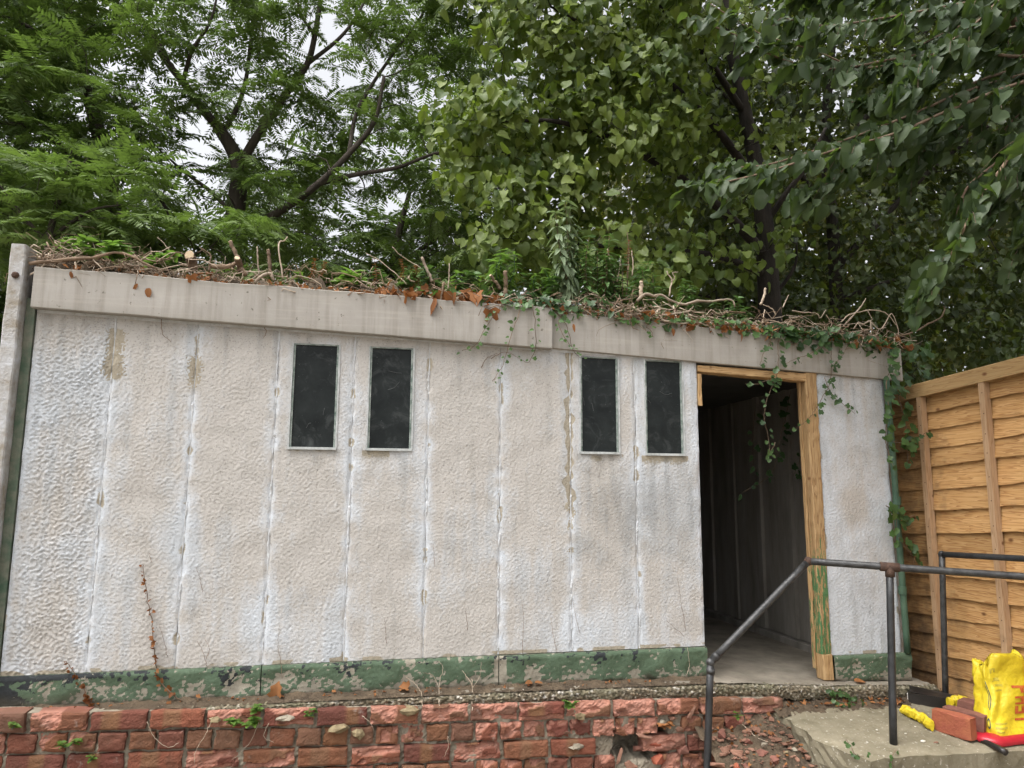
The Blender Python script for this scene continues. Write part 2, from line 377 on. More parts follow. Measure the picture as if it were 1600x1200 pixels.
# ------------------------------------------------------------------ garage
G = empty('garage', (0.8, 0, .6), 'prefabricated concrete garage with pale roughcast panels, four dark windows and an open doorway', 'garage')
SEAMS = [-1.595, -1.23, -.838, -.434, -.041, .361, .760, 1.166, 1.556, 1.951]
WIN = {3: (-.357, -.126, 1.836, 2.394), 4: (.042, .270, 1.836, 2.394), 7: (1.226, 1.450, 1.836, 2.392), 8: (1.620, 1.850, 1.833, 2.388)}
DL, DR, DRO, WR = 1.951, 2.66, 2.745, 3.225
WINB = list(WIN.values())
PAINT_BIAS = [.22, .02, .0, -.02, -.04, -.12, -.08, -.02, .22, .45, .62]
AMP = [.0038, .0020, .0017, .0017, .0014, .0015, .0014, .0013, .0013, .0013, .0013]
def panel(i, u0, u1, z0, z1):
    nu = max(8, int((u1-u0)/.0055)); nz = int((z1-z0)/.0055)
    us = np.linspace(u0+.002, u1-.002, nu); zs = np.linspace(z0, z1, nz); w = WIN.get(i)
    if w:   # snap grid lines to the opening
        for e in w[:2]: us[np.abs(us-e).argmin()] = e
        for e in w[2:]: zs[np.abs(zs-e).argmin()] = e
    U, Z = np.meshgrid(us, zs, indexing='ij')
    e = np.minimum(U-u0, u1-U) + .006*samp(F_EDGE.T[:GN[0], :GN[1]] if False else F_SP, U, Z)*.6
    if w:
        dx = np.maximum(np.maximum(w[0]-U, U-w[1]), 0); dz = np.maximum(np.maximum(w[2]-Z, Z-w[3]), 0); dw = np.hypot(dx, dz)
        e2 = np.minimum(e, dw+.004)
    else: e2 = e; dw = np.full_like(U, 9)
    d = samp(F_DASH, U, Z); f = samp(F_FINE, U, Z); md = samp(F_MID, U, Z)
    dash = np.clip((d*.85+f*.3 if i == 0 else d*.6+f*.6)+.1, -.8, 1.5)
    amp = AMP[i]*(1+.08*md)
    flat = sm(.006, .040, e2)*.85+.15
    Y = -(.0065*sm(-.001, .015, e)+amp*dash*flat+.0012*md)
    # wear masks
    big = samp(F_BIG, U, Z); sp = samp(F_SP, U, Z); sp2 = samp(F_SP2, U, Z); stk = samp(F_STREAK, U, Z)
    low = sm(1.25, .80, Z)
    paint = PAINT_BIAS[i]+.80*np.exp(-np.maximum(e, 0)/.036)*(.75+.45*sp2)*sm(2.55, 1.9, Z-.15*big)+.25*np.exp(-np.maximum(e, 0)/.05)+.45*low*(.65+.35*big)+.15*big+.10*md+.10*dash+.12*stk
    if w: paint += .35*np.exp(-dw/.05)
    bare = .55*np.exp(-np.maximum(e, 0)/.022)*sm(.75, 1.9, sp2+.6*samp(F_MID, U, Z))*1.6
    bare += sm(.0, 1.0, 1.4-np.abs(Z-z0)/.022)*sm(-.2, .9, sp2+.3)*.9
    grime = np.clip(.04+.16*sm(.5, 2.0, stk+.4*big)+.16*np.exp(-np.maximum(2.45-Z, 0)/.22)*sm(.2, 1.2, stk+.5*f)+.10*sm(.8, 2.2, sp+.8*f), 0, 1)
    if w:
        under = np.exp(-np.maximum(w[2]-Z, 0)/.07)*(Z < w[2]-.004)*(U > w[0]-.03)*(U < w[1]+.03)
        bare += under*sm(-.5, .9, sp2+.2)*.95
        grime += .34*under*sm(-.6, 1.0, sp)+.14*np.exp(-np.maximum(w[2]-Z, 0)/.20)*(Z < w[2])*(U > w[0]-.01)*(U < w[1]+.01)*sm(-.4, 1.2, stk)
    sp2_ = sp2; sp2 = sp2+1.6*f+.8*d
    if i == 1:   # patched joint near the fascia
        bare += .9*sm(.055, .02, np.abs(U-u0-.01)+.012*sp2)*sm(2.12, 2.2, Z)*sm(2.46, 2.40, Z)
    if i == 0:
        bare += .9*sm(.06, .02, np.abs(U-u1)+.012*sp2)*sm(2.12, 2.2, Z)*sm(2.46, 2.40, Z)
    if i in (1, 2): bare += .9*sm(.042, .02, np.hypot((U-(-.838))*1.0, (Z-2.235)*.5)+.008*sp2)
    if i in (6, 7): bare += .9*sm(.028, .012, np.abs(U-1.158+.008*sp))*sm(1.35, 1.6, Z+.05*sp2)
    if i in (7, 8): grime += .30*sm(1.9, 1.5, Z)*sm(1.0, 1.35, Z)*sm(-.8, 1.2, big+.5*md)
    if i == 10:
        pinkp = sm(.14, .04, np.hypot(U-2.95, (Z-1.55)*.8)); paint -= .9*pinkp
        grime += .16*sm(.2, 1.8, sp2+stk)
    V = np.stack([U, Y, Z], -1).reshape(-1, 3)
    keep = None
    if w:
        cu = (us[:-1]+us[1:])/2; cz = (zs[:-1]+zs[1:])/2
        keep = ~(((cu > w[0]) & (cu < w[1]))[:, None] & ((cz > w[2]) & (cz < w[3]))[None, :])
    F = grid_faces(nu, nz, keep)[:, ::-1] if True else None
    F = F[:, ::-1]
    mb = MB()      # the panel's concrete body behind the roughcast
    y0, y1 = .003, .055
    if w:
        mb.box(u0, u1, y0, y1, z0, w[2]); mb.box(u0, u1, y0, y1, w[3], z1); mb.box(u0, w[0], y0, y1, w[2], w[3]); mb.box(w[1], u1, y0, y1, w[2], w[3])
        for (a, b, c, d2) in ((w[0], w[1], w[2], w[2]), (w[0], w[1], w[3], w[3])):
            mb.put([(a, -.009, c), (b, -.009, c), (b, .004, c), (a, .004, c)], [(0, 1, 2, 3)])
        for x in (w[0], w[1]):
            mb.put([(x, -.009, w[2]), (x, -.009, w[3]), (x, .004, w[3]), (x, .004, w[2])], [(0, 1, 2, 3)])
    else: mb.box(u0, u1, y0, y1, z0, z1)
    VB = np.concatenate(mb.V); n0 = len(V)
    FF = np.vstack([F, np.array(mb.F)+n0]); zz = np.zeros(len(VB))
    return add('wall_panel', np.vstack([V, VB]), FF, M['wall'], G, False,
               {'paint': np.concatenate([paint.ravel(), zz+.3]), 'bare': np.concatenate([bare.ravel(), zz]), 'grime': np.concatenate([np.clip(grime, 0, .8).ravel(), zz])})
for i in range(9): panel(i, SEAMS[i], SEAMS[i+1], .764, 2.56)
panel(10, DRO, WR, .680, 2.36)
# ragged mortar beads in the joints between the panels
rs = RS(11)
for s in SEAMS[1:-1]:
    zs = np.arange(.765, 2.5, .012); n = len(zs); w_ = .0045+.0035*np.abs(np.convolve(rs.randn(n+6), np.ones(7)/7, 'valid'))*2; c = s+.0025*np.convolve(rs.randn(n+10), np.ones(11)/4, 'valid')
    y = -.0035-.0045*np.clip(np.convolve(rs.randn(n+4), np.ones(5)/3, 'valid'), -.6, 1.4)
    V = []; 
    for k in range(n): V += [(c[k]-w_[k], .002, zs[k]), (c[k]-.3*w_[k], y[k], zs[k]), (c[k]+.45*w_[k], y[k]+.0015, zs[k]), (c[k]+w_[k], .002, zs[k])]
    F = [(4*k+a, 4*k+a+1, 4*k+a+5, 4*k+a+4) for k in range(n-1) for a in range(3)]
    add('joint_bead', V, F, M['seam'], G)

def plinth(u0, u1, zt, zb, seed, y=-.026):
    nu = int((u1-u0)/.008); nz = 20
    us = np.linspace(u0, u1, nu); U, T = np.meshgrid(us, np.linspace(0, 1, nz), indexing='ij')
    zb_ = zb(us)[:, None]; Z = zb_+(zt-zb_)*T
    flk = samp(F_FLK, U, Z+.4); sp = samp(F_SP, U, Z*1.0+.0); sp2 = samp(F_SP2, U, Z+.8); f = samp(F_FINE, U, Z)
    Y = y+.0025*sp2-.002*f-.008*sm(.12, .0, T)*0+.010*sm(.9, 1.0, T)+.004*sm(.12, 0, T)*np.abs(sp)
    green = .92-.75*sm(.3, 2.4, .8*sp2+.5*sp+.9*flk+1.1*sm(.7, .05, T)-.25)*1.2+.10*sm(.5, .9, T)
    green = np.where((U > .735) & (U < .80) if seed == 2 or seed == 3 else False, -1, green)
    black = 1.1*sm(.6, 2.2, .9*samp(F_FLK, U+.5, Z+.9)+.6*samp(F_SP, U+.31, Z*.6+1.3)+.5*samp(F_SP2, U+.9, Z*.4+.3)+.9*sm(.55, .95, T)-.5)*sm(.35, .75, T+.1*sp)
    if seed == 1: black += 1.2*sm(-1.38, -1.5, U+.03*sp)*sm(-.3, .6, sp+.6)+1.0*sm(.78, .88, T)*sm(-1.0, -1.3, U)
    if seed == 5: black *= 0
    grime = .75*sm(.16, .0, T+.05*sp)+.25*sm(.0, 1.5, sp)*sm(.6, .2, T)
    if seed == 1: grime += .5*sm(-.9, -1.4, U)*sm(.5, .1, T)
    V = np.stack([U, Y, Z], -1).reshape(-1, 3); F = grid_faces(nu, nz)
    mb = MB().hexa([(u0, y+.013, zb(u0)), (u1, y+.013, zb(u1)), (u1, .05, zb(u1)), (u0, .05, zb(u0)), (u0, y+.013, zt-.002), (u1, y+.013, zt-.002), (u1, .05, zt-.002), (u0, .05, zt-.002)])
    for (k0) in (0, (nu-1)):   # end returns
        a = V.reshape(nu, nz, 3)[k0]; mb.put(np.vstack([a, a+[0, .03, 0]]), [(j, j+1, nz+j+1, nz+j) for j in range(nz-1)])
    a = V.reshape(nu, nz, 3)[:, -1]; mb.put(np.vstack([a, a+[0, .03, 0]]), [(j, j+1, nu+j+1, nu+j) for j in range(nu-1)])
    VB = np.concatenate(mb.V); z = np.zeros(len(VB))
    add('plinth_block', np.vstack([V, VB]), np.vstack([F, np.array(mb.F)+len(V)]), M['plinth'], G, False,
        {'green': np.concatenate([green.ravel(), z+.6]), 'black': np.concatenate([np.clip(black, 0, 1).ravel(), z]), 'grime': np.concatenate([np.clip(grime, 0, .85).ravel(), z+.2])})
zb_l = lambda u: zslab(u)+.002
plinth(-1.64, -.437, .763, zb_l, 1); plinth(-.432, .757, .762, zb_l, 2); plinth(.762, 1.952, .760, zb_l, 3); plinth(2.752, 3.262, .679, zb_l, 5, -.034)

# fascia boards
def fascia(u0, u1, zt0, zt1, zb0, zb1, y0, y1, seed):
    rs = RS(seed); n = 60; us = np.linspace(u0, u1, n); V = []; g = []
    zt = np.interp(us, [u0, u1], [zt0, zt1])+.0020*np.convolve(rs.randn(n+4), np.ones(5)/2, 'valid'); zb = np.interp(us, [u0, u1], [zb0, zb1])+.0005*np.convolve(rs.randn(n+4), np.ones(5)/2, 'valid')
    for k in range(n):
        b = .004
        ring = [(y1, zb[k]), (y0+b, zb[k]), (y0, zb[k]+b)]+[(y0, zb[k]+b+(zt[k]-zb[k]-2*b)*q) for q in (.12, .3, .5, .7, .88)]+[(y0, zt[k]-b), (y0+b, zt[k]), (y1, zt[k])]
        V += [(us[k], y, z) for y, z in ring]; g += [.3, .3, .28, .15, .05, .02, .08, .22, .5, .6, .6]
    m = 11
    F = [(k*m+a, k*m+(a+1) % m, (k+1)*m+(a+1) % m, (k+1)*m+a) for k in range(n-1) for a in range(m)]+[tuple(range(m-1, -1, -1)), tuple((n-1)*m+a for a in range(m))]
    add('fascia_board', V, F, M['fascia'], G, False, {'grime': g})
fascia(-1.600, 1.043, 2.710, 2.652, 2.503, 2.419, -.062, -.014, 21)
fascia(1.00, 3.345, 2.648, 2.529, 2.428, 2.322, -.030, .012, 22)
# dark packing strip under the boards
MB().hexa([(-1.59, -.010, 2.49), (1.95, -.010, 2.385), (1.95, .03, 2.385), (-1.59, .03, 2.49), (-1.59, -.010, 2.52), (1.95, -.010, 2.42), (1.95, .03, 2.42), (-1.59, .03, 2.52)]).build('packing_strip', M['seam'], G)

# windows: painted bead frame and a dusty pane
for i, w in WIN.items():
    f = .009; u0, u1, z0, z1 = w
    wn = MB()
    wn.box(u0-.001, u0+f, -.006, .03, z0, z1).box(u1-f, u1+.001, -.006, .03, z0, z1).box(u0+f, u1-f, -.006, .03, z1-f*.7, z1)
    fr = wn.build('window_frame', M['green_bead'], G)
    MB().box(u0-.006, u1+.006, -.017, .028, z0-.004, z0+.009).build('sill', M['white_bead'], fr)
    MB().box(u0-.008, u0-.0015, -.0135, .0, z0, z1).box(u1+.0015, u1+.009, -.0135, .0, z0, z1).build('bead', M['white_bead'], fr)
    n = 14; us = np.linspace(u0+f, u1-f, n); zs = np.linspace(z0+.009, z1-f*.7, n); U, Z = np.meshgrid(us, zs, indexing='ij')
    Y = .004+.0012*np.sin(U*9+i)*np.cos(Z*5+i)
    V = np.stack([U, Y, Z], -1).reshape(-1, 3); V2 = V+[0, .004, 0]
    pn = add('window_pane', np.vstack([V, V2]), np.vstack([grid_faces(n, n), grid_faces(n, n)[:, ::-1]+n*n]), M['pane'], G, True)
    rsw = RS(300+i); mb = MB()     # cobweb threads behind dust
    for k in range(2):
        mb = MB()
        a = np.array([rsw.uniform(u0+.02, u1-.02), .0015, rsw.uniform(z0+.05, z1-.05)]); b = a+[rsw.uniform(-.08, .08), 0, rsw.uniform(-.06, .06)]
        b[0] = min(max(b[0], u0+.014), u1-.014); m_ = (a+b)/2+[0, 0, rsw.uniform(-.02, .03)]
        mb.tube(curve([a, m_, b], 8), .0009, 4); mb.build('cobweb', M['web'], pn)

# left corner post, its bolt, and the green strip beside it
n = 30; zs = np.linspace(.55, 2.815, n); rs = RS(31); V = []
for z in zs:
    j = rs.randn(4)*.0012; x0, x1 = -1.708+j[0], -1.640+j[1]
    V += [(x0+.006, -.075, z), (x1-.006, -.075, z), (x1, -.069, z), (x1, .05, z), (x0, .05, z), (x0, -.069, z)]
F = [(k*6+a, k*6+(a+1) % 6, k*6+6+(a+1) % 6, k*6+6+a) for k in range(n-1) for a in range(6)]+[(5, 4, 3, 2, 1, 0), tuple((n-1)*6+a for a in range(6))]
cp = add('corner_post', V, F, M['post_concrete'], G)
MB().tube([(-1.672, -.072, 2.655), (-1.672, -.084, 2.655), (-1.672, -.094, 2.655)], [.016, .017, .009], 8).build('bolt', M['rust'], cp)
MB().hexa([(-1.639, -.012, .765), (-1.598, -.012, .765), (-1.598, .05, .765), (-1.639, .05, .765), (-1.639, -.012, 2.56), (-1.598, -.012, 2.56), (-1.598, .05, 2.56), (-1.639, .05, 2.56)]).build('cover_strip', M['green_strip'], G)

# door frame
def board(name, P, mat, n, parent, paintf, seed, attr2=None):
    """slightly worn square timber along axis between two end quads"""
    rs = RS(seed); a, b = np.array(P[:4], float), np.array(P[4:], float); V = []; pa = []
    for k in range(n):
        t = k/(n-1); q = a+(b-a)*t+rs.randn(4, 3)*.0014; c = q.mean(0)
        for j in range(4):
            V += [q[j]+(c-q[j])*.0+(q[(j+1) % 4]-q[j])*.09, q[j]+(q[(j-1) % 4]-q[j])*.09]
        pa += [paintf(t)]*8
    V2 = []
    for k in range(n):
        blk = V[8*k:8*k+8]; V2 += [blk[1], blk[0], blk[3], blk[2], blk[5], blk[4], blk[7], blk[6]]
    F = [(8*k+j, 8*k+(j+1) % 8, 8*k+8+(j+1) % 8, 8*k+8+j) for k in range(n-1) for j in range(8)]+[tuple(range(7, -1, -1)), tuple(8*(n-1)+j for j in range(8))]
    return add(name, V2, F, mat, parent, False, {'paint': pa, 'stain': [0.0]*len(V2)})
D_ = lambda x0, x1, y0, y1, z: [(x0, y0, z), (x1, y0, z), (x1, y1, z), (x0, y1, z)]
df = empty('door_frame', (2.35, 0, .56)); df.parent = G; df.location = (2.35-.8, 0, -.04)
board('jamb', D_(2.676, 2.744, -.020, .06, .69)+D_(2.663, 2.742, -.020, .06, 2.352), M['frame_wood'], 40, df, lambda t: .72*sm(.55, .25, t)-.15, 41)
board('jamb_stub', D_(2.678, 2.744, -.030, .05, .548)+D_(2.674, 2.741, -.030, .05, .688), M['frame_wood'], 5, df, lambda t: 0.0, 42)
board('stop', D_(2.664, 2.674, .030, .058, .60)+D_(2.650, 2.660, .030, .058, 2.30), M['frame_wood'], 20, df, lambda t: .3*sm(.5, .2, t), 43)
E_ = lambda x, y0, y1, z0, z1: [(x, y0, z0), (x, y1, z0), (x, y1, z1), (x, y0, z1)]
board('head', E_(1.953, -.016, .06, 2.330, 2.372)+E_(2.744, -.016, .06, 2.292, 2.345), M['head_wood'], 24, df, lambda t: 0.0, 44)
board('jamb_remnant', D_(1.955, 1.978, -.010, .05, 2.13)+D_(1.953, 1.976, -.010, .05, 2.318), M['frame_wood'], 6, df, lambda t: 0.0, 45)

# green downpipe at the right corner
MB().tube(curve([(3.243, -.03, .675), (3.238, -.03, 1.2), (3.236, -.028, 1.8), (3.228, -.025, 2.33)], 14), .019, 10).build('downpipe', M['green_pipe'], G, True)
MB().tube([(3.240, -.03, 1.55), (3.240, -.03, 1.60)], .024, 10).build('pipe_collar', M['green_pipe'], G)
MB().tube([(3.237, -.03, 1.02), (3.237, -.03, 1.065)], .024, 10).build('pipe_collar', M['green_pipe'], G)

# roof and the interior
zr0, zr1 = 2.60, 2.44
MB().hexa([(-1.63, .0, zr0-.06), (3.28, .0, zr1-.06), (3.28, 3.2, zr1-.10), (-1.63, 3.2, zr0-.10), (-1.63, .0, zr0+.02), (3.28, .0, zr1+.02), (3.28, 3.2, zr1-.02), (-1.63, 3.2, zr0-.02)]).build('roof', M['felt'], G)
def iwall(name, axis, c0, c1, span0, span1, z0, z1, step):
    w = empty(name, (0, 0, 0)); w.parent = G; w.location = (-.8, 0, -.6)
    k = span0; rsi = RS(55)
    while k < span1-.01:
        e = min(k+step, span1); r_ = rsi.uniform(-.004, .004); lo, hi = k+.004, e-.004
        if axis == 'x':
            mb = MB().box(c0+r_+.02, c1, lo, hi, z0, z1).box(c0+r_, c0+.019+r_, lo, lo+.06, z0, z1)
        else: mb = MB().box(lo, hi, c0+r_, c1, z0, z1)
        mb.build('inner_panel', M['interior'], w); k = e
    return w
ew = iwall('end_wall', 'x', 3.10, 3.20, .062, 3.14, .58, 2.55, .405)
for k in range(4): MB().box(3.075, 3.2, .07+k*.77, .835+k*.77, .40, .572).build('inner_plinth', M['interior'], ew)
MB().box(3.203, 3.262, .012, 3.2, .40, 2.36).build('outer_wall', M['post_concrete'], G)
iwall('back_wall', 'y', 3.06, 3.16, -1.6, 3.09, .45, 2.62, .405); iwall('left_wall', 'x', -1.68, -1.60, .07, 3.14, .45, 2.62, .405)

# ------------------------------------------------------------------ slab under the garage, rough broken front edge
us = np.arange(-1.75, 3.36, .0075); nz = 15; rs = RS(61)
U, T = np.meshgrid(us, np.linspace(0, 1, nz), indexing='ij')
top = zslab(us)-.004; bot = np.interp(us, [-1.75, -1.1, .165, 1.81, 3.2, 3.36], [.600, .588, .556, .516, .440, .43])
Z = bot[:, None]+(top-bot)[:, None]*T
def fsm(n, w, seed): return np.convolve(RS(seed).randn(n+w-1), np.ones(w)/math.sqrt(w), 'valid')
fr = -.105-.010*fsm(len(us), 31, 62)[:, None]*.7-.012*np.sin(T*math.pi)+.02*sm(.75, 1.0, T)**2
peb = samp(F_FINE, U, Z*1.4); peb2 = samp(F_DASH, U, Z+.5)
Y = fr-.006*np.clip(peb, -1, 1.8)-.004*peb2; Z = Z+.003*peb2*(T > .9)-.010*np.abs(fsm(len(us), 9, 63))[:, None]*(1-T)**3*.6
V = np.stack([U, Y, Z], -1).reshape(-1, 3)
ny = 12; ys = np.array([0, .03, .07, .1, .13, .2, .35, .6, 1.2, 2.0, 2.6, 3.3])-.10; tu = us[::6]
Ut, Yt = np.meshgrid(tu, ys, indexing='ij'); Zt = zslab(Ut)-.002+.002*samp(F_SP, Ut, Yt+1.2)-.004*sm(-.07, -.1, Yt)
Vt = np.stack([Ut, Yt, Zt], -1).reshape(-1, 3)
sl = empty('concrete_slab', (.8, 0, .43), 'rough edged concrete floor slab with exposed pebbles beneath the garage', 'slab', kind='structure')
us3 = np.arange(-1.66, 1.955, .012); ys3 = np.array([-.112, -.09, -.07, -.05, -.034, -.022]); U3, Y3 = np.meshgrid(us3, ys3, indexing='ij')
Z3 = zslab(U3)+.0005+.010*sm(-.075, -.025, Y3)*(1+.4*samp(F_SP, U3, Y3+1.1))+.002*samp(F_FINE, U3, Y3+1.3)-.006*sm(-.085, -.112, Y3)
add('dirt_line', np.stack([U3, Y3, Z3], -1).reshape(-1, 3), grid_faces(len(us3), 6), M['dirt'], sl)
add('slab_edge', V, grid_faces(len(us), nz), M['slab_edge'], sl); add('slab_top', Vt, grid_faces(len(tu), ny), M['slab_top'], sl, True)

# ------------------------------------------------------------------ brick retaining wall
BW = empty('brick_wall', (.3, -.1, 0), 'crumbling red brick retaining wall with spalled faces under the garage slab', 'wall')
rs = RS(71)
def brick_mesh(L, H, kind, seed):
    r = RS(seed); nx, nz = (24, 11) if L > .15 else (13, 11)
    xs = np.linspace(0, 1, nx); zs = np.linspace(0, 1, nz); X, Z = np.meshgrid(xs, zs, indexing='ij')
    def nf(sc):
        a = r.randn(6, 5); xi = X*(4.99 if sc else 2.5); zi = Z*(3.99 if sc else 2.0); i = xi.astype(int); j = zi.astype(int); fx = xi-i; fz = zi-j
        fx = fx*fx*(3-2*fx); fz = fz*fz*(3-2*fz)
        return a[i, j]*(1-fx)*(1-fz)+a[np.minimum(i+1, 5), j]*fx*(1-fz)+a[i, np.minimum(j+1, 4)]*(1-fx)*fz+a[np.minimum(i+1, 5), np.minimum(j+1, 4)]*fx*fz
    e = np.minimum(np.minimum(X, 1-X)*L, np.minimum(Z, 1-Z)*H)
    Y = .005*np.exp(-e/.0035)+.0014*nf(1)+.0005*r.randn(*X.shape)
    fresh = np.zeros_like(X)
    if kind > 0:
        a, b = nf(0), nf(1); prof = a+.5*b+(kind-1)*.5+.5*(Z-.45)*r.choice([-1, 1, 1.6])
        s = sm(.15, .34, prof); fresh = np.clip(s*1.2, 0, 1)
        Y += s*(.008+.006*kind*r.rand())+s*.005*b+s*.0016*r.randn(*X.shape); Y = np.minimum(Y, .024)
    xs_ = (X-.5)*L+.002*nf(1)*(np.abs(X-.5) > .4); zs_ = -H+Z*H+.002*nf(1)*(np.abs(Z-.5) > .4)
    band = np.zeros_like(X)
    if L > .15:
        c = r.uniform(.3, .7); wd = r.uniform(.10, .2); band = sm(wd+.03, wd-.03, np.abs(X-c)) if r.rand() < .7 else band+r.rand()*.5
    else: band = band+r.choice([0, .2, .9, .6])
    V = np.stack([xs_, Y, zs_], -1).reshape(nx, nz, 3)
    d = .10; ring = [(i, 0) for i in range(nx)]+[(nx-1, j) for j in range(1, nz)]+[(i, nz-1) for i in range(nx-2, -1, -1)]+[(0, j) for j in range(nz-2, 0, -1)]
    back = []
    for (i, j) in ring: back.append((V[i, j, 0]*.99, d, V[i, j, 2]))
    n0 = nx*nz; F = [tuple(f) for f in grid_faces(nx, nz)]; m = len(ring)
    idx = [i*nz+j for i, j in ring]
    F += [(idx[k], n0+k, n0+(k+1) % m, idx[(k+1) % m]) for k in range(m)]+[tuple(n0+k for k in range(m))]
    z = np.zeros(m); VV = np.vstack([V.reshape(-1, 3), back])
    return mesh_data('brick', VV, F, M['brick'], False, {'band': np.concatenate([band.ravel(), z]), 'fresh': np.concatenate([fresh.ravel(), z+.3*(kind > 0)])})
ST = {k: [brick_mesh(.236, .079, k, 700+10*k+s) for s in range(9)] for k in (0, 1, 2)}
HD = {k: [brick_mesh(.110, .079, k, 800+10*k+s) for s in range(9)] for k in (0, 1, 2)}
bp = np.array(BW.location); PITCHZ = .0905
for c in range(6):
    head = c % 2 == 1; step = .1235 if head else .2495
    u = -1.95+rs.uniform(0, step)
    while u < 2.27:
        us_ = u+step/2; zt = zbrick(us_)-.004-c*PITCHZ; u += step
        hole = (1.38 < us_ < 1.62 and c in (2, 3)) or (us_ > 1.72 and c == 0 and us_ < 1.9) or (us_ > 1.95 and c >= 3) or (us_ > 2.15 and c > 1) or (1.55 < us_ < 1.78 and c == 1)
        if hole: continue
        right = sm(-.2, 1.6, us_); p = rs.rand()
        k = 0 if p > .40+.42*right+(.25 if c == 0 else 0) else (2 if p < .20*right+.06 else 1)
        if c >= 3 and rs.rand() < .4: k = 0
        o = link('brick', (HD if head else ST)[k][rs.randint(9)], BW)
        pos = np.array([us_, -.150+rs.uniform(-.011, .008)-(.006 if c == 0 else 0)+.004*c*0, zt])-bp
        o.location = pos; o.rotation_euler = (rs.uniform(-.05, .05), math.radians(1.5)+rs.uniform(-.022, .022), rs.uniform(-.045, .045))
        o.scale = (rs.uniform(.96, 1.0), 1, rs.uniform(.95, 1.0))
# recessed mortar bed behind the brick faces
us = np.arange(-2.0, 2.30, .012); nz = 50; U, T = np.meshgrid(us, np.linspace(0, 1, nz), indexing='ij')
Z = .02+(zbrick(us)[:, None]-.006-.02)*T
Y = -.124+.003*samp(F_DASH, U, Z+.9)+.003*samp(F_SP, U, Z+.5)
hol = sm(.16, .10, np.abs(U-1.50)+.02*samp(F_SP, U, Z+.7))*sm(.09, .06, np.abs(Z-.31)+.01*samp(F_SP, U, Z+.9)); Y = Y+.16*hol+.07*sm(.10, .06, np.abs(U-1.81))*sm(.44, .47, Z)
V = np.stack([U, Y, Z], -1).reshape(-1, 3)
n0 = len(V); tops = V.reshape(len(us), nz, 3)[:, -1]; Vt = tops+[0, .10, 0]
F = list(map(tuple, grid_faces(len(us), nz)))+[(i*nz+nz-1, (i+1)*nz+nz-1, n0+i+1, n0+i) for i in range(len(us)-1)]
add('mortar_bed', np.vstack([V, Vt]), F, M['mortar'], BW)
# flint and mortar wedges along the bed joint
def lump(seed, s):
    r = RS(seed); V = []
    for a in range(6):
        for b in range(4):
            t = a/6*2*math.pi; p = -math.pi/2+(b+.5)/4*math.pi; q = 1+.22*r.randn()
            V.append((s[0]*q*math.cos(p)*math.cos(t), s[1]*q*math.cos(p)*math.sin(t), s[2]*q*math.sin(p)))
    F = [(a*4+b, ((a+1) % 6)*4+b, ((a+1) % 6)*4+b+1, a*4+b+1) for a in range(6) for b in range(3)]+[tuple(a*4 for a in range(5, -1, -1)), tuple(a*4+3 for a in range(6))]
    return np.array(V), F
for k, (px, py, w_) in enumerate([(336, 1124, .07), (530, 1138, .10), (560, 1146, .06), (445, 1122, .09), (905, 1120, .06), (640, 1112, .11), (900, 1166, .08)]):
    p = at(px, py, Y=-.155); V, F = lump(900+k, (w_/2, .03, .013+.004*(k % 3)))
    V = V@np.array(Matrix.Rotation(rs.uniform(-.12, .12), 3, 'Y')).T
    add('flint', V+p, F, M['flint'] if k not in (3, 6, 7) else M['mortar'], BW)

# ------------------------------------------------------------------ concrete landing
def zland(x, y): return .445+.11*(np.minimum(y, -.08)+.12)
nx, ny = 46, 26
LX, LY = np.meshgrid(np.linspace(0, 1, nx), np.linspace(0, 1, ny), indexing='ij')
rs = RS(81)
yy = -.04+LY*(-.66); left = np.interp(yy, [-.70, -.62, -.5, -.35, -.2, -.04], [2.44, 2.36, 2.31, 2.285, 2.27, 2.26])+.014*fsm(ny, 3, 82)[None, :]
XX = left+LX*(3.95-left); YY = yy-LY*.09*LX-.004*fsm(nx, 5, 83)[:, None]*LY
ZZ = zland(XX, YY)+.0012*rs.randn(nx, ny)-.008*sm(.94, 1, LY)-.012*sm(.05, 0, LX)
Vt = np.stack([XX, YY, ZZ], -1)
def skirt(edge, drop, out, n=8, seed=1, rough=.006):
    r = RS(seed); rows = [edge]
    for k in range(1, n+1):
        t = k/n; e = edge.copy(); e[:, 2] = edge[:, 2]*(1-t)+drop*t; e[:, :2] += np.array(out)*t+r.randn(len(edge), 2)*rough*(1 if k < n else 0); rows.append(e)
    V = np.stack(rows, 1); return V.reshape(-1, 3), grid_faces(len(edge), n+1)
mbl = MB(); mbl.put(Vt.reshape(-1, 3), grid_faces(nx, ny)[:, ::-1])
Vf, Ff = skirt(Vt[:, -1], -.02, (0, .03), 10, 84, .0012); mbl.put(Vf, Ff[:, ::-1])
Vl, Fl = skirt(Vt[0, :], .05, (.02, 0), 10, 85, .005); mbl.put(Vl, Fl)
tag(mbl.build('concrete_landing', M['landing'], None), 'worn concrete landing with a broken left edge outside the doorway', 'landing', kind='structure')
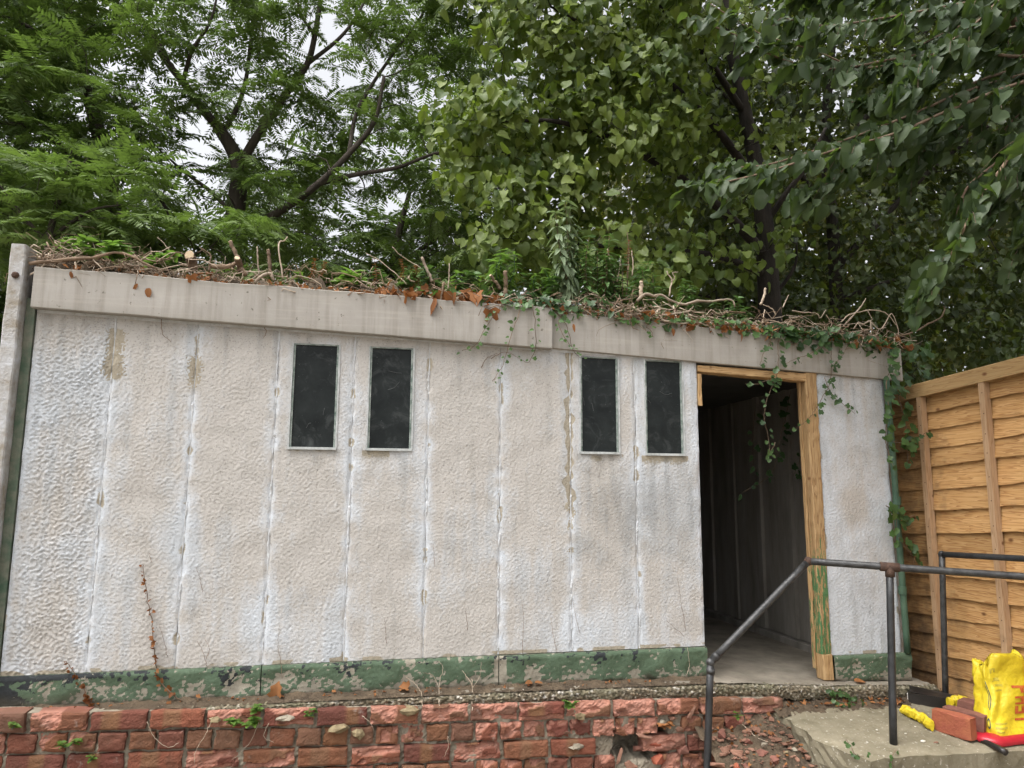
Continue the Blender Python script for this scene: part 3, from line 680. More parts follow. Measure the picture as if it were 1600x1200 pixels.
# slope of soil and rubble beside the landing
n1, n2 = 60, 44
A, B = np.meshgrid(np.linspace(0, 1, n1), np.linspace(0, 1, n2), indexing='ij')
RX = 1.80+A*.86; RY = -.13-B*1.0
RZ = .47-.16*B-.42*sm(.0, 1.0, B)*.55-.16*(1-A)*sm(.1, 1, B)-.10*(1-A)-.05*sm(.4, 1, A)*sm(.1, .5, B)
RZ = RZ-.10*sm(.45, .75, A)*sm(.0, .06, B)
RZ = RZ+.012*samp(F_MID, RX, RY+1.6)+.007*samp(F_SP, RX, RY+1.5)+.004*samp(F_FINE, RX, RY+1.5)
V = np.stack([RX, RY, np.maximum(RZ, -.02)], -1).reshape(-1, 3)
tag(add('soil_slope', V, grid_faces(n1, n2)[:, ::-1], M['dirt'], None, True), 'dark crumbly soil slope between brick wall and landing', 'soil', kind='structure')
us3 = np.arange(2.26, 3.40, .012); ys3 = np.array([-.06, -.10, -.13, -.16, -.19, -.22]); U3, Y3 = np.meshgrid(us3, ys3, indexing='ij')
Z3 = zland(U3, Y3)+.022*sm(-.23, -.11, Y3+.02*samp(F_SP, U3, Y3+1.2))-.004+.004*samp(F_FINE, U3, Y3+1.2)
tag(add('soil_line', np.stack([U3, Y3, Z3], -1).reshape(-1, 3), grid_faces(len(us3), 6)[:, ::-1], M['dirt'], None), 'line of dark soil where the landing meets the slab', 'soil', kind='structure')
def zsoil(x, y):
    a = np.clip((x-1.80)/.86, 0, 1); b = np.clip((-.13-y)/1.0, 0, 1); i = int(a*(n1-1)); j = int(b*(n2-1)); return max(RZ[i, j], -.02)

# ------------------------------------------------------------------ timber fence on the right
FX = 3.49
f_top = lambda y: 2.295+.060*(.184-y)
f_bot = lambda y: .425+.070*(.184-y)
FE = empty('timber_fence', (FX, -.8, .45), 'orange brown overlapping board fence panel with battens and top rail', 'fence')
rs = RS(91); NB = 15; cuts = np.cumsum(np.concatenate([[0], rs.uniform(.85, 1.2, NB)])); cuts = cuts/cuts[-1]
ys = np.linspace(.26, -1.95, 46)
for b in range(NB):
    t0, t1 = cuts[b], cuts[b+1]
    z0 = f_bot(ys)+(f_top(ys)-.05-f_bot(ys))*t0; z1 = f_bot(ys)+(f_top(ys)-.05-f_bot(ys))*t1+.028
    wav = .0065*fsm(len(ys), 7, 100+b)*.6+.0035*fsm(len(ys), 3, 130+b)*.7
    bow = .003*fsm(len(ys), 9, 160+b)
    z0 = z0+wav-.004; th = .011
    V = []; st = []
    for k, y in enumerate(ys):
        xb = FX-.016+bow[k]; xt = FX+.006+bow[k]*.4
        V += [(xb, y, z0[k]), (xt, y, z1[k]), (xt+th*.6, y, z1[k]), (xb+th, y, z0[k]+.001)]
        st += [.42*sm(-.30, .05, y)+.75*sm(.55, .0, t0)*.30+.04+.12*(b % 3 == 0)]*4
    n = len(ys)
    F = [(4*k+a, 4*k+4+a, 4*k+4+(a+1) % 4, 4*k+(a+1) % 4) for k in range(n-1) for a in range(4)]+[(0, 1, 2, 3), tuple(4*(n-1)+a for a in (3, 2, 1, 0))]
    add('fence_board', V, F, M['fence_wood'], FE, False, {'stain': st})
for k, y in enumerate((-.045, -.515, -.985, -1.455)):
    V = [(x, y+dy+.004*(zz > 1), zz) for zz in (f_bot(y)+.02, f_top(y)-.088) for x, dy in ((FX-.052, -.0185), (FX-.052, .0185), (FX-.013, .0185), (FX-.013, -.0185))]
    add('batten', V, [(0, 1, 2, 3), (4, 7, 6, 5), (0, 4, 5, 1), (1, 5, 6, 2), (2, 6, 7, 3), (3, 7, 4, 0)], M['batten_wood'], FE, False, {'stain': [.3+.1*(k == 0)]*4+[.05]*4})
for y in (-.045, -.515, -.985):
    for b in range(NB):
        z = f_bot(y)+(f_top(y)-.05-f_bot(y))*(cuts[b]*.75+cuts[b+1]*.25)
        MB().tube([(FX-.050, y, z), (FX-.0535, y, z)], [.0035, .003], 6).build('nail', M['rust'], FE)
V = []; 
for y in ys: V += [(FX-.055, y, f_top(y)-.088), (FX-.055, y, f_top(y)-.006), (FX-.048, y, f_top(y)), (FX+.03, y, f_top(y)), (FX+.03, y, f_top(y)-.088)]
n = len(ys); F = [(5*k+a, 5*k+5+a, 5*k+5+(a+1) % 5, 5*k+(a+1) % 5) for k in range(n-1) for a in range(5)]+[(0, 1, 2, 3, 4), tuple(5*(n-1)+a for a in (4, 3, 2, 1, 0))]
add('top_rail', V, F, M['rail_wood'], FE, False, {'stain': [.18]*len(V)})
MB().hexa([(FX-.02, .26, f_bot(.26)-.10), (FX-.02, -1.95, f_bot(-1.95)-.08), (FX+.02, -1.95, f_bot(-1.95)-.08), (FX+.02, .26, f_bot(.26)-.10), (FX-.02, .26, f_bot(.26)-.02), (FX-.02, -1.95, f_bot(-1.95)-.01), (FX+.02, -1.95, f_bot(-1.95)-.01), (FX+.02, .26, f_bot(.26)-.02)]).build('gravel_board', M['fence_wood'], FE)

# ------------------------------------------------------------------ black pipe handrails
def elbow(p, r, parent, name='elbow', mat='rust'):
    p = np.array(p); V, F = lump(5, (r, r, r)); V = []; F = []
    for a in range(10):
        for b in range(6):
            t = a/10*2*math.pi; q = -math.pi/2+(b+.5)/6*math.pi; V.append(p+r*np.array([math.cos(q)*math.cos(t), math.cos(q)*math.sin(t), math.sin(q)]))
    F = [(a*6+b, ((a+1) % 10)*6+b, ((a+1) % 10)*6+b+1, a*6+b+1) for a in range(10) for b in range(5)]+[tuple(a*6 for a in range(9, -1, -1)), tuple(a*6+5 for a in range(10))]
    return add(name, V, F, M[mat], parent, True)
def straight(a, b, n=6): return [np.array(a)+(np.array(b)-np.array(a))*t for t in np.linspace(0, 1, n)]
P_low = at(1110, 1035, Y=-.32); P_top = at(1263, 877, Y=-.34); P_mid = at(1390, 886, Y=-.57); P_end = at(1600, 901, Y=-.86); P_far = P_end+(P_end-P_mid)*.8
P_foot = at(1396, 1163, Y=-.60); P_foot[2] = zland(0, -.60)-.01; P_lfoot = at(1105, 1200, Y=-.32); P_lfoot = P_low+(P_lfoot-P_low)*(P_low[2]+.02)/(P_low[2]-P_lfoot[2])
HR = empty('handrail', (P_foot[0], P_foot[1], P_foot[2]), 'black pipe handrail with a sloping lower end in front of the doorway', 'handrail')
R_ = .0185
MB().tube(straight(P_low, P_top), R_, 12).build('sloping_rail', M['worn_pipe'], HR, True)
MB().tube(straight(P_top, P_mid)+straight(P_mid, P_far)[1:], R_, 12).build('top_rail', M['worn_pipe'], HR, True)
MB().tube(straight(P_low, P_lfoot), R_, 12).build('post', M['pipe_paint'], HR, True)
MB().tube(straight(P_mid, P_foot), R_, 12).build('post', M['pipe_paint'], HR, True)
MB().tube(straight(P_far, [P_far[0], P_far[1], .0]), R_, 12).build('post', M['pipe_paint'], HR, True)
elbow(P_top, .0245, HR); elbow(P_low, .0235, HR, mat='worn_pipe'); dm = (P_far-P_mid)/np.linalg.norm(P_far-P_mid)
MB().tube([P_mid-dm*.045, P_mid+dm*.045], .0235, 12).tube([P_mid, P_mid+[0, 0, -.05]], .0235, 12).build('tee_fitting', M['rust'], HR, True)
du = (P_top-P_low)/np.linalg.norm(P_top-P_low)
MB().tube([P_low+du*.03, P_low+du*.055], .0225, 12).tube([P_low-[0, 0, .03], P_low-[0, 0, .055]], .0225, 12).build('collar', M['worn_pipe'], HR, True)
Q0 = at(1472, 866, X=3.345); Q1 = at(1600, 873, X=3.345); Q1 = Q0+(Q1-Q0)*2.6; QF = at(1478, 1105, X=3.34); QF[2] = zland(0, QF[1])-.02
H2 = empty('handrail', (QF[0], QF[1], QF[2]), 'shorter black pipe handrail standing close against the timber fence', 'handrail')
MB().tube(straight(Q0, Q1), .0165, 12).build('top_rail', M['pipe_paint'], H2, True)
MB().tube(straight(Q0, QF), .0165, 12).build('post', M['worn_pipe'], H2, True)
MB().tube(straight(Q1, [Q1[0], Q1[1], .0]), .0165, 12).build('post', M['worn_pipe'], H2, True)
elbow(Q0, .021, H2, mat='pipe_paint')

# ------------------------------------------------------------------ things on the landing
def solid_brick(name, c, L, W, H, rz, mat, seed, tilt=0.0):
    r = RS(seed); V = []; n = 6
    sec = [(-.5, -.44), (-.46, -.5), (.46, -.5), (.5, -.44), (.5, .44), (.46, .5), (-.46, .5), (-.5, .44)]
    for k in range(n):
        t = k/(n-1)-.5; sh = .96 if k in (0, n-1) else 1.0
        V += [(t*L+(0.004*r.randn() if k in (0, n-1) else 0), a*W*sh+.001*r.randn(), b*H*sh+.001*r.randn()) for a, b in sec]
    F = [(8*k+j, 8*k+8+j, 8*k+8+(j+1) % 8, 8*k+(j+1) % 8) for k in range(n-1) for j in range(8)]+[tuple(range(8)), tuple(8*(n-1)+j for j in range(7, -1, -1))]
    V = np.array(V)@np.array(Matrix.Rotation(tilt, 3, 'Y')).T@np.array(Matrix.Rotation(rz, 3, 'Z')).T+np.array(c)
    return add(name, V, F, M[mat])
b1 = at(1492, 1162, Y=-.69); 
def on_land(px, py, up=0.0):
    p = at(px, py, Z=.385)
    for _ in range(4): p = at(px, py, Z=float(zland(p[0], p[1]))+up)
    return p
pa = on_land(1456, 1139); pb = on_land(1517, 1163); d_ = pb-pa; rz = math.atan2(d_[1], d_[0]); Lb = np.linalg.norm(d_[:2])
perp = np.array([-math.sin(rz), math.cos(rz), 0]); mid = (pa+pb)/2
tag(solid_brick('loose_brick', mid+perp*.034+[0, 0, .056], Lb, .062, .108, rz, 'loose_brick', 1), 'orange loose brick on edge at the front of the landing', 'brick', 'loose bricks by the bag')
tag(solid_brick('loose_brick', mid+perp*.104+[.03, .0, .058], Lb*1.02, .062, .106, rz+.015, 'dull_brick', 2), 'dusty loose brick on edge directly behind the orange one', 'brick', 'loose bricks by the bag')
tag(solid_brick('loose_brick', mid+perp*.19+np.array([.085, 0, .095])+[0, 0, 0], Lb*1.1, .09, .066, rz+.10, 'dull_brick', 3, .06), 'dark brown loose brick lying slanted against the yellow bag', 'brick', 'loose bricks by the bag')

# yellow cement bag: a slumped sack, open torn mouth, red printed base
BX = empty('cement_bag', (3.36, -.62, .39), 'crumpled yellow cement bag with an open torn top leaning on the fence', 'bag')
rsb = RS(5); nt, nz = 48, 26
bag_c = np.array([3.325, -.60]); V = []
for j in range(nz):
    t = j/(nz-1); z = .392+.375*t
    wx = .150*(1-.20*t**1.5)+.012*math.sin(t*9); wy = .085*(1-.55*t)+.006*math.sin(t*13+1)
    for i in range(nt):
        a = 2*math.pi*i/nt; ca, sa = math.cos(a), math.sin(a)
        ex = math.copysign(abs(ca)**.55, ca); ey = math.copysign(abs(sa)**.55, sa)
        cr = .014*(abs(math.sin(a*2.5+t*3+.8*math.sin(5*t)))-.6)*(.5+t)+.011*(abs(math.sin(a*4.5-t*5+2))-.6)+.007*(abs(math.sin(t*14+3*math.sin(a*2)))-.6)+.0012*rsb.randn()+.014*math.sin(a*2.0+t*5.0)*t
        zz = z+(.030*math.sin(a*1.0+2.6)+.02*math.sin(a*3+1)+.010*rsb.randn()*.3)*t**4
        V.append((bag_c[0]+(wx+cr)*ex+.02*t, bag_c[1]+(wy+cr)*ey+.04*t*t, zz))
V = np.array(V); F = [(j*nt+i, j*nt+(i+1) % nt, (j+1)*nt+(i+1) % nt, (j+1)*nt+i) for j in range(nz-1) for i in range(nt)]
n0 = len(V); inner = V[(nz-1)*nt:]*1.0; cin = inner.mean(0); inn = inner+(cin-inner)*.12-[0, 0, .06]
V2 = np.vstack([V, inn]); F2 = F+[((nz-1)*nt+i, (nz-1)*nt+(i+1) % nt, n0+(i+1) % nt, n0+i) for i in range(nt)]
fl_ = rz*0
add('sack', V2, F2, M['yellow_plastic'], BX, True)
add('paper_lining', np.vstack([inn+[0, 0, .028], [cin-[0, 0, .05]]]), [(i, (i+1) % nt, nt) for i in range(nt)], M['paper'], BX, True)
def bag_pt(i, j, off=.003):
    i = i % nt; p = V[min(j, nz-1)*nt+i]; c = np.array([bag_c[0]+.02*j/nz, bag_c[1], p[2]]); d = p-c; d /= np.linalg.norm(d); return p+d*off
def bag_patch(name, i0, i1, j0, j1, mat, ni=8, nj=6, off=.003):
    W = []
    for jj in np.linspace(j0, j1, nj):
        for ii in np.linspace(i0, i1, ni):
            a, b = int(math.floor(ii)), int(math.floor(jj)); fi, fj = ii-a, jj-b; b2 = min(b+1, nz-1)
            W.append(bag_pt(a, b, off)*(1-fi)*(1-fj)+bag_pt(a+1, b, off)*fi*(1-fj)+bag_pt(a, b2, off)*(1-fi)*fj+bag_pt(a+1, b2, off)*fi*fj)
    return W, [(j*ni+i, j*ni+i+1, (j+1)*ni+i+1, (j+1)*ni+i) for j in range(nj-1) for i in range(ni-1)]
def patch(name, i0, i1, j0, j1, mat, off=.003):
    W, F_ = bag_patch(name, i0, i1, j0, j1, mat, 8, 6, off); return add(name, W, F_, M[mat], BX, True)
# strokes of the rotated red word, read from top to bottom (F A S T), each stroke a strip on the sack
def stroke(mb, i0, i1, j0, j1):
    W, F_ = bag_patch('', i0, i1, j0, j1, None, 4, 4, .0035); mb.put(W, F_)
ic = 36.0     # front of the sack faces -y at index 36
L0, L1 = ic-.2, ic+1.9     # letter height runs along the girth
def letter(ch, jt, h):
    mb = MB(); m = (L0+L1)/2; w = .42
    if ch == 'F': stroke(mb, L0, L1, jt-.28*h, jt); stroke(mb, L1-w, L1, jt-h, jt-.28*h); stroke(mb, m-w/2, m+w/2, jt-.8*h, jt-.28*h)
    if ch == 'A': stroke(mb, L0, L1, jt-.25*h, jt); stroke(mb, L0, L1, jt-h, jt-.75*h); stroke(mb, L1-w, L1, jt-.75*h, jt-.25*h); stroke(mb, m-w/2, m+w/2, jt-.75*h, jt-.25*h)
    if ch == 'S':
        for c in (L0, m-w/2, L1-w): stroke(mb, c, c+w, jt-h, jt)
        stroke(mb, m+w/2, L1-w, jt-.28*h, jt); stroke(mb, L0+w, m-w/2, jt-h, jt-.72*h)
    if ch == 'T': stroke(mb, L1-w, L1, jt-h, jt); stroke(mb, L0, L1-w, jt-.64*h, jt-.36*h)
    mb.build('red_lettering', M['red_print'], BX, True)
for k, ch in enumerate('FAST'): letter(ch, 16.6-k*3.0, 2.5)
for (a, b, c, d) in ((31.2, 34.2, 17.6, 18.5), (31.0, 34.6, 16.2, 16.8), (30.8, 34.0, 14.9, 15.4), (31.4, 33.6, 20.0, 21.2), (30.2, 34.5, 5.2, 5.7), (30.0, 34.2, 4.0, 4.5), (30.2, 33.0, 2.9, 3.3)): patch('small_print', a, b, c, d, 'olive_print')
for (a, b, c, d) in ((27.0, 27.5, 9.5, 18.5), (26.2, 26.5, 10.0, 17.0), (38.6, 42.2, 17.2, 18.6)): patch('small_print', a, b, c, d, 'dark_print')
mb = MB()
for q in range(10):
    t = q/10*2*math.pi; t2 = (q+1)/10*2*math.pi
    W, F_ = [], [(0, 1, 2, 3)]
    for (tt, r_) in ((t, 1.0), (t2, 1.0), (t2, .6), (t, .6)): 
        wq, _ = bag_patch('', 27.4+.9*r_*math.cos(tt), 27.5+.9*r_*math.cos(tt), 5.4+1.7*r_*math.sin(tt), 5.5+1.7*r_*math.sin(tt), None, 2, 2, .0035); W.append(wq[0])
    mb.put(W, F_)
mb.build('oval_mark', M['dark_print'], BX, True)
# red bag flattened underneath
r = RS(6); n = 30; V = []; 
for j, (s_, z_) in enumerate(((1.0, .0), (1.03, .012), (.98, .026), (.80, .036))):
    for i in range(n):
        a = 2*math.pi*i/n; V.append((3.30+(.205*s_+.008*math.sin(3*a))*math.copysign(abs(math.cos(a))**.6, math.cos(a)), -.615+(.105*s_+.006*math.sin(5*a))*math.copysign(abs(math.sin(a))**.6, math.sin(a)), .388+z_+.004*math.sin(4*a)))
V.append((3.30, -.615, .425)); F = [(j*n+i, j*n+(i+1) % n, (j+1)*n+(i+1) % n, (j+1)*n+i) for j in range(3) for i in range(n)]+[(3*n+i, 3*n+(i+1) % n, 4*n) for i in range(n)]
tag(add('flattened_bag', V, F, M['red_plastic'], None, True), 'flattened shiny red plastic bag under the yellow bag', 'bag')
# crumpled yellow strip
def crumple(name, pts, wid, mat, seed, th=.03):
    r = RS(seed); C = curve(pts, 22); n = len(C); V = []
    for k in range(n):
        T = C[min(k+1, n-1)]-C[max(k-1, 0)]; T /= np.linalg.norm(T); s = np.cross(T, [0, 0, 1]); s /= np.linalg.norm(s); w_ = wid*(.75+.5*r.rand())*(1 if 0 < k < n-1 else .5)
        for q in range(10):
            a = 2*math.pi*q/10; V.append(C[k]+s*w_*math.cos(a)*(1+.12*r.randn())+np.array([0, 0, 1])*(th*(.75+.45*r.rand())*math.sin(a)))
    F = [(k*10+q, k*10+(q+1) % 10, (k+1)*10+(q+1) % 10, (k+1)*10+q) for k in range(n-1) for q in range(10)]+[tuple(range(9, -1, -1)), tuple((n-1)*10+q for q in range(10))]
    return add(name, V, F, M[mat])
pts = [on_land(1412, 1108, .02), on_land(1424, 1114, .03), on_land(1440, 1122, .025), on_land(1456, 1134, .03)]
tag(crumple('plastic_wrapper', pts, .024, 'yellow_plastic', 7, .026), 'twisted yellow plastic wrapper on the landing beside the loose bricks', 'wrapper')
p = on_land(1505, 1108, .03); tag(crumple('plastic_wrapper', [p+[-.05, .05, .02], p+[0, .04, .03], p+[.06, .03, .025]], .03, 'yellow_plastic', 8, .03), 'folded scrap of yellow plastic behind the slanted dark brick', 'wrapper')
# black plastic tray / box with a white sticker
p = on_land(1450, 1102); q_ = on_land(1424, 1106); BB = empty('black_box', p, 'open black plastic box with a white sticker below the fence', 'box')
R0 = np.array(Matrix.Rotation(math.radians(-38), 3, 'Z'))
def rb(x0, x1, y0, y1, z0, z1): return MB().box(x0, x1, y0, y1, z0, z1)
def rot_build(mb, name, mat, parent, R0, c): V = np.concatenate(mb.V)@R0.T+c; return add(name, V, mb.F, M[mat], parent)
c0 = p+np.array([.02, .02, .0])
mb = MB().box(-.10, .10, -.052, -.046, 0, .058).box(-.10, .10, .046, .052, 0, .058).box(-.10, -.094, -.045, .045, 0, .058).box(.094, .10, -.045, .045, 0, .04).box(-.094, .094, -.045, .045, 0, .006)
rot_build(mb, 'tray', 'black_plastic', BB, R0, c0)
rot_build(MB().box(-.104, -.101, -.03, -.008, .010, .05), 'sticker', 'paper', BB, R0, c0)
rot_build(MB().hexa([(-.09, -.03, .060), (.10, -.05, .042), (.14, .05, .05), (-.09, .05, .075), (-.09, -.03, .065), (.10, -.05, .047), (.14, .05, .055), (-.09, .05, .080)]), 'flap', 'black_plastic', BB, R0, c0)
# black hose end at the lip of the landing
a = on_land(1532, 1156, .012); b = on_land(1572, 1176, .012); b[2] -= 0
tag(MB().tube(curve([a+[-.04, .06, .0], a, (a+b)/2+[0, 0, .004], b], 10), [.012]*7+[.014, .016, .016], 9).build('rubber_hose', M['black_plastic'], None, True), 'short black rubber hose end at the landing edge', 'hose')
for k, (px, py, s_) in enumerate([(1442, 1158, .013), (1463, 1160, .012), (1415, 1146, .006), (1430, 1135, .005), (1370, 1140, .005), (1330, 1125, .006), (1500, 1118, .004), (1355, 1160, .005)]):
    p = on_land(px, py, .003); V, F = lump(950+k, (s_*1.3, s_*.9, s_*.35))
    tag(add('pebble', V+p, F, M['chip'] if k != 1 else M['shard'], None, True), ['pale oval stone chip lying before the loose orange brick', 'reddish brown stone chip just right of the pale oval chip'][k] if k < 2 else ['', '', 'tiny chip left of the pale oval chip', 'tiny chip between rail post and yellow wrapper', 'tiny chip on the landing left of the rail post', 'tiny chip near the back left of the landing', 'tiny chip beside the black box', 'tiny chip near the ivy sprig on the landing'][k], 'stone', 'stone chips on the landing')

# brick rubble on the slope: broken pieces
rs = RS(95)
def shard(seed, s):
    r = RS(seed); P = r.uniform(-1, 1, (14, 3)); P = P/np.maximum(np.abs(P).max(1, keepdims=True), .01)*r.uniform(.75, 1, (14, 1))*np.array(s)
    import bmesh
    bm = bmesh.new()
    for q in P: bm.verts.new(q)
    bmesh.ops.convex_hull(bm, input=bm.verts); bm.verts.ensure_lookup_table()
    loose = [v for v in bm.verts if not v.link_faces]
    for v in loose: bm.verts.remove(v)
    bm.verts.index_update(); V = np.array([v.co for v in bm.verts]); F = [tuple(v.index for v in f.verts) for f in bm.faces]; bm.free(); return V, F
big = [(1135, 1172, .055, .025, .02, 'shard'), (1150, 1178, .05, .025, .022, 'shard'), (1190, 1180, .05, .03, .03, 'dull_brick'), (1222, 1162, .04, .022, .014, 'shard'), (1120, 1196, .06, .03, .02, 'shard'), (1165, 1196, .06, .03, .02, 'dull_brick'),
       (1262, 1184, .03, .02, .014, 'shard'), (1246, 1188, .032, .02, .012, 'shard'), (1228, 1178, .03, .016, .012, 'flint'), (1302, 1192, .035, .02, .015, 'shard'), (1318, 1180, .03, .018, .01, 'shard'), (1205, 1152, .03, .02, .012, 'shard'), (1280, 1198, .03, .018, .012, 'chip')]
big += [(1128, 1150, .05, .03, .03, 'dull_brick'), (1180, 1140, .06, .03, .025, 'shard'), (1245, 1150, .035, .022, .016, 'shard'), (1210, 1192, .06, .035, .03, 'dull_brick'), (1330, 1197, .04, .025, .02, 'shard'), (1150, 1200, .06, .03, .03, 'loose_brick'), (1275, 1168, .028, .02, .014, 'flint'), (1240, 1172, .025, .018, .012, 'mortar'), (1196, 1166, .04, .025, .018, 'mortar'), (1168, 1160, .045, .03, .02, 'dull_brick')]
labs = ['thick broken brick shard leaning on the slope beside the black rail post', 'second brick shard just right of the one by the rail post', 'brown half brick sunk into the rubble slope', 'flat orange brick chip below the landing edge', 'wide red brick fragment at the foot of the rail post', 'brown brick fragment at the bottom edge below the half brick',
        'small red brick chip in the dark soil', 'small red brick chip left of its twin in the soil', 'pale yellow flint chip on the rubble slope', 'pink brick chip below the broken concrete edge', 'thin red brick sliver under the broken concrete edge', 'orange brick chip near the brick wall end', 'pale mortar chip at the bottom of the rubble slope', 'brown brick end showing right of the rail post', 'large red brick slab at the top of the rubble slope', 'red brick chip below the landing corner', 'big brown half brick at the bottom of the slope', 'red chunk under the landing front corner', 'orange brick corner at the bottom edge right of the post', 'pale flint beside the broken concrete edge', 'grey mortar lump in the middle of the slope', 'grey mortar lump behind the half brick', 'dull brick chunk left of the slope middle']
def on_soil(px, py):
    d = ray(px, py); best = None
    for t in np.arange(2.6, 5, .01):
        p = CAM_POS+d*t
        if p[1] > -.14 or p[2] < zsoil(p[0], p[1]): return p
    return p
for k, ((px, py, a, b, c, m_), lb) in enumerate(zip(big, labs)):
    V, F = shard(970+k, (a*.72, b*.72, c*.72)); R = np.array(Matrix.Rotation(rs.uniform(0, 3.1), 3, 'Z')@Matrix.Rotation(rs.uniform(-.4, .4), 3, 'X'))
    tag(add('brick_fragment', V@R.T+on_soil(px, py)+[0, 0, c*.3], F, M[m_]), lb, 'rubble', 'broken brick rubble on the slope')
Vs, Fs, n_ = [], [], 0
for k in range(700):
    x, y = rs.uniform(1.84, 2.6), rs.uniform(-.85, -.16); s_ = .003+.012*rs.rand()**2.5
    V, F = shard(2000+k % 40, (s_*1.5, s_, s_*.6)); R = np.array(Matrix.Rotation(rs.uniform(0, 6.2), 3, 'Z')); V = V@R.T+[x, y, zsoil(x, y)+s_*.2]
    Vs.append(V); Fs += [tuple(i+n_ for i in f) for f in F]; n_ += len(V)
tag(add('rubble_gravel', np.concatenate(Vs), Fs, M['shard']), 'crumbled brick grit over the soil slope', 'rubble', kind='stuff')
# fallen pieces in the hole of the brick wall
for k, (px, py, s_, rz_, m_, lb) in enumerate([(967, 1183, (.014, .014, .050), .5, 'shard', 'broken brick sliver leaning inside the hole in the brick wall'), (1022, 1160, (.034, .02, .018), .2, 'loose_brick', 'tan brick lump lodged at the top of the hole in the brick wall'), (1079, 1112, (.012, .02, .042), .7, 'shard', 'brick sliver tipped against the rail post under the slab'), (1060, 1140, (.02, .016, .018), .3, 'shard', 'small red brick lump wedged between wall and rail post'), (1006, 1150, (.045, .02, .012), .2, 'shard', 'flat brick flake hanging over the hole in the wall')]):
    V, F = shard(1200+k, s_); R = np.array(Matrix.Rotation(rz_, 3, 'Y')); tag(add('brick_fragment', V@R.T+at(px, py, Y=-.12 if k < 2 else -.15), F, M[m_]), lb, 'rubble', 'brick pieces fallen from the wall')

hole_bits = [(1000, 1170, .05, .03, .03, 'dull_brick', 'brown brick lump filling the top of the wall hole'), (985, 1196, .05, .03, .03, 'shard', 'red brick lump at the bottom of the wall hole'), (1030, 1186, .05, .03, .035, 'loose_brick', 'squarish tan brick right of the wall hole'), (1064, 1172, .05, .03, .03, 'dull_brick', 'brown brick lump left of the rail post'), (1050, 1122, .03, .02, .016, 'shard', 'thin red flake under the slab left of the rail post'), (1088, 1150, .035, .025, .02, 'shard', 'red brick flake behind the rail post'), (1035, 1128, .035, .02, .014, 'mortar', 'grey mortar lump under the slab near the rail post'), (940, 1140, .05, .02, .018, 'shard', 'jutting salmon brick flake left of the wall hole'), (880, 1146, .06, .02, .014, 'shard', 'long salmon brick flake below the cushion plant')]
for k, (px, py, a, b, c, m_, lb) in enumerate(hole_bits):
    V, F = shard(1300+k, (a*.8, b*.8, c*.8)); R = np.array(Matrix.Rotation(rs.uniform(-.3, .3), 3, 'Y')@Matrix.Rotation(rs.uniform(-.5, .5), 3, 'Z')); tag(add('brick_fragment', V@R.T+at(px, py, Y=-.115 if k in (0, 1) else -.14), F, M[m_]), lb, 'rubble', 'brick pieces fallen from the wall')

# ------------------------------------------------------------------ foliage machinery
def unit(a): return a/(np.linalg.norm(a, axis=-1, keepdims=True)+1e-9)
def half_leaf(out, fold=.18, curl=.12, ribs=None):
    """leaf in the xy plane, base at 0, tip at +y length 1, folded about the midrib; out = right hand outline"""
    out = np.array(out, float); k = len(out); mid = np.array([(0, y) for _, y in out]); mid[0, 1] = max(0, mid[0, 1])
    z = lambda x, y: fold*abs(x)-curl*y*y
    V = [(0, 0, 0)]+[(x, y, z(x, y)) for x, y in out]+[(-x, y, z(x, y)) for x, y in out]+[(0, out[-1][1]+.12, z(0, out[-1][1]+.12)), (0, .5, z(0, .5))]
    T = 1+2*k; C = 2+2*k; F = []
    R = list(range(1, 1+k)); L = list(range(1+k, 1+2*k))
    chainR = [0]+R+[T]; chainL = [0]+L+[T]
    for a, b in zip(chainR[:-1], chainR[1:]): F.append((C, a, b))
    for a, b in zip(chainL[:-1], chainL[1:]): F.append((C, b, a))
    return np.array(V), np.array(F)
LIME = half_leaf([(.20, -.10), (.42, .02), (.49, .28), (.40, .55), (.19, .80)], .22, .14); LIME3 = half_leaf([(.16, -.06), (.33, .06), (.38, .30), (.29, .56), (.12, .82)], .75, .45); LIME4 = half_leaf([(.20, -.08), (.36, .08), (.40, .30), (.31, .55), (.13, .80)], .5, .75)
LIME2 = half_leaf([(.22, -.08), (.44, .10), (.46, .36), (.36, .60), (.20, .80)], .40, .30)
LANCE = half_leaf([(.10, .08), (.17, .30), (.14, .58), (.07, .82)], .35, .30)
IVY = half_leaf([(.16, -.10), (.48, .02), (.30, .30), (.40, .52), (.14, .66)], .18, .10)
MAPLE = half_leaf([(.30, -.06), (.52, .22), (.34, .34), (.40, .62), (.18, .66)], .8, .7)
OVAL = half_leaf([(.18, .06), (.30, .30), (.26, .58), (.13, .82)], .3, .2)
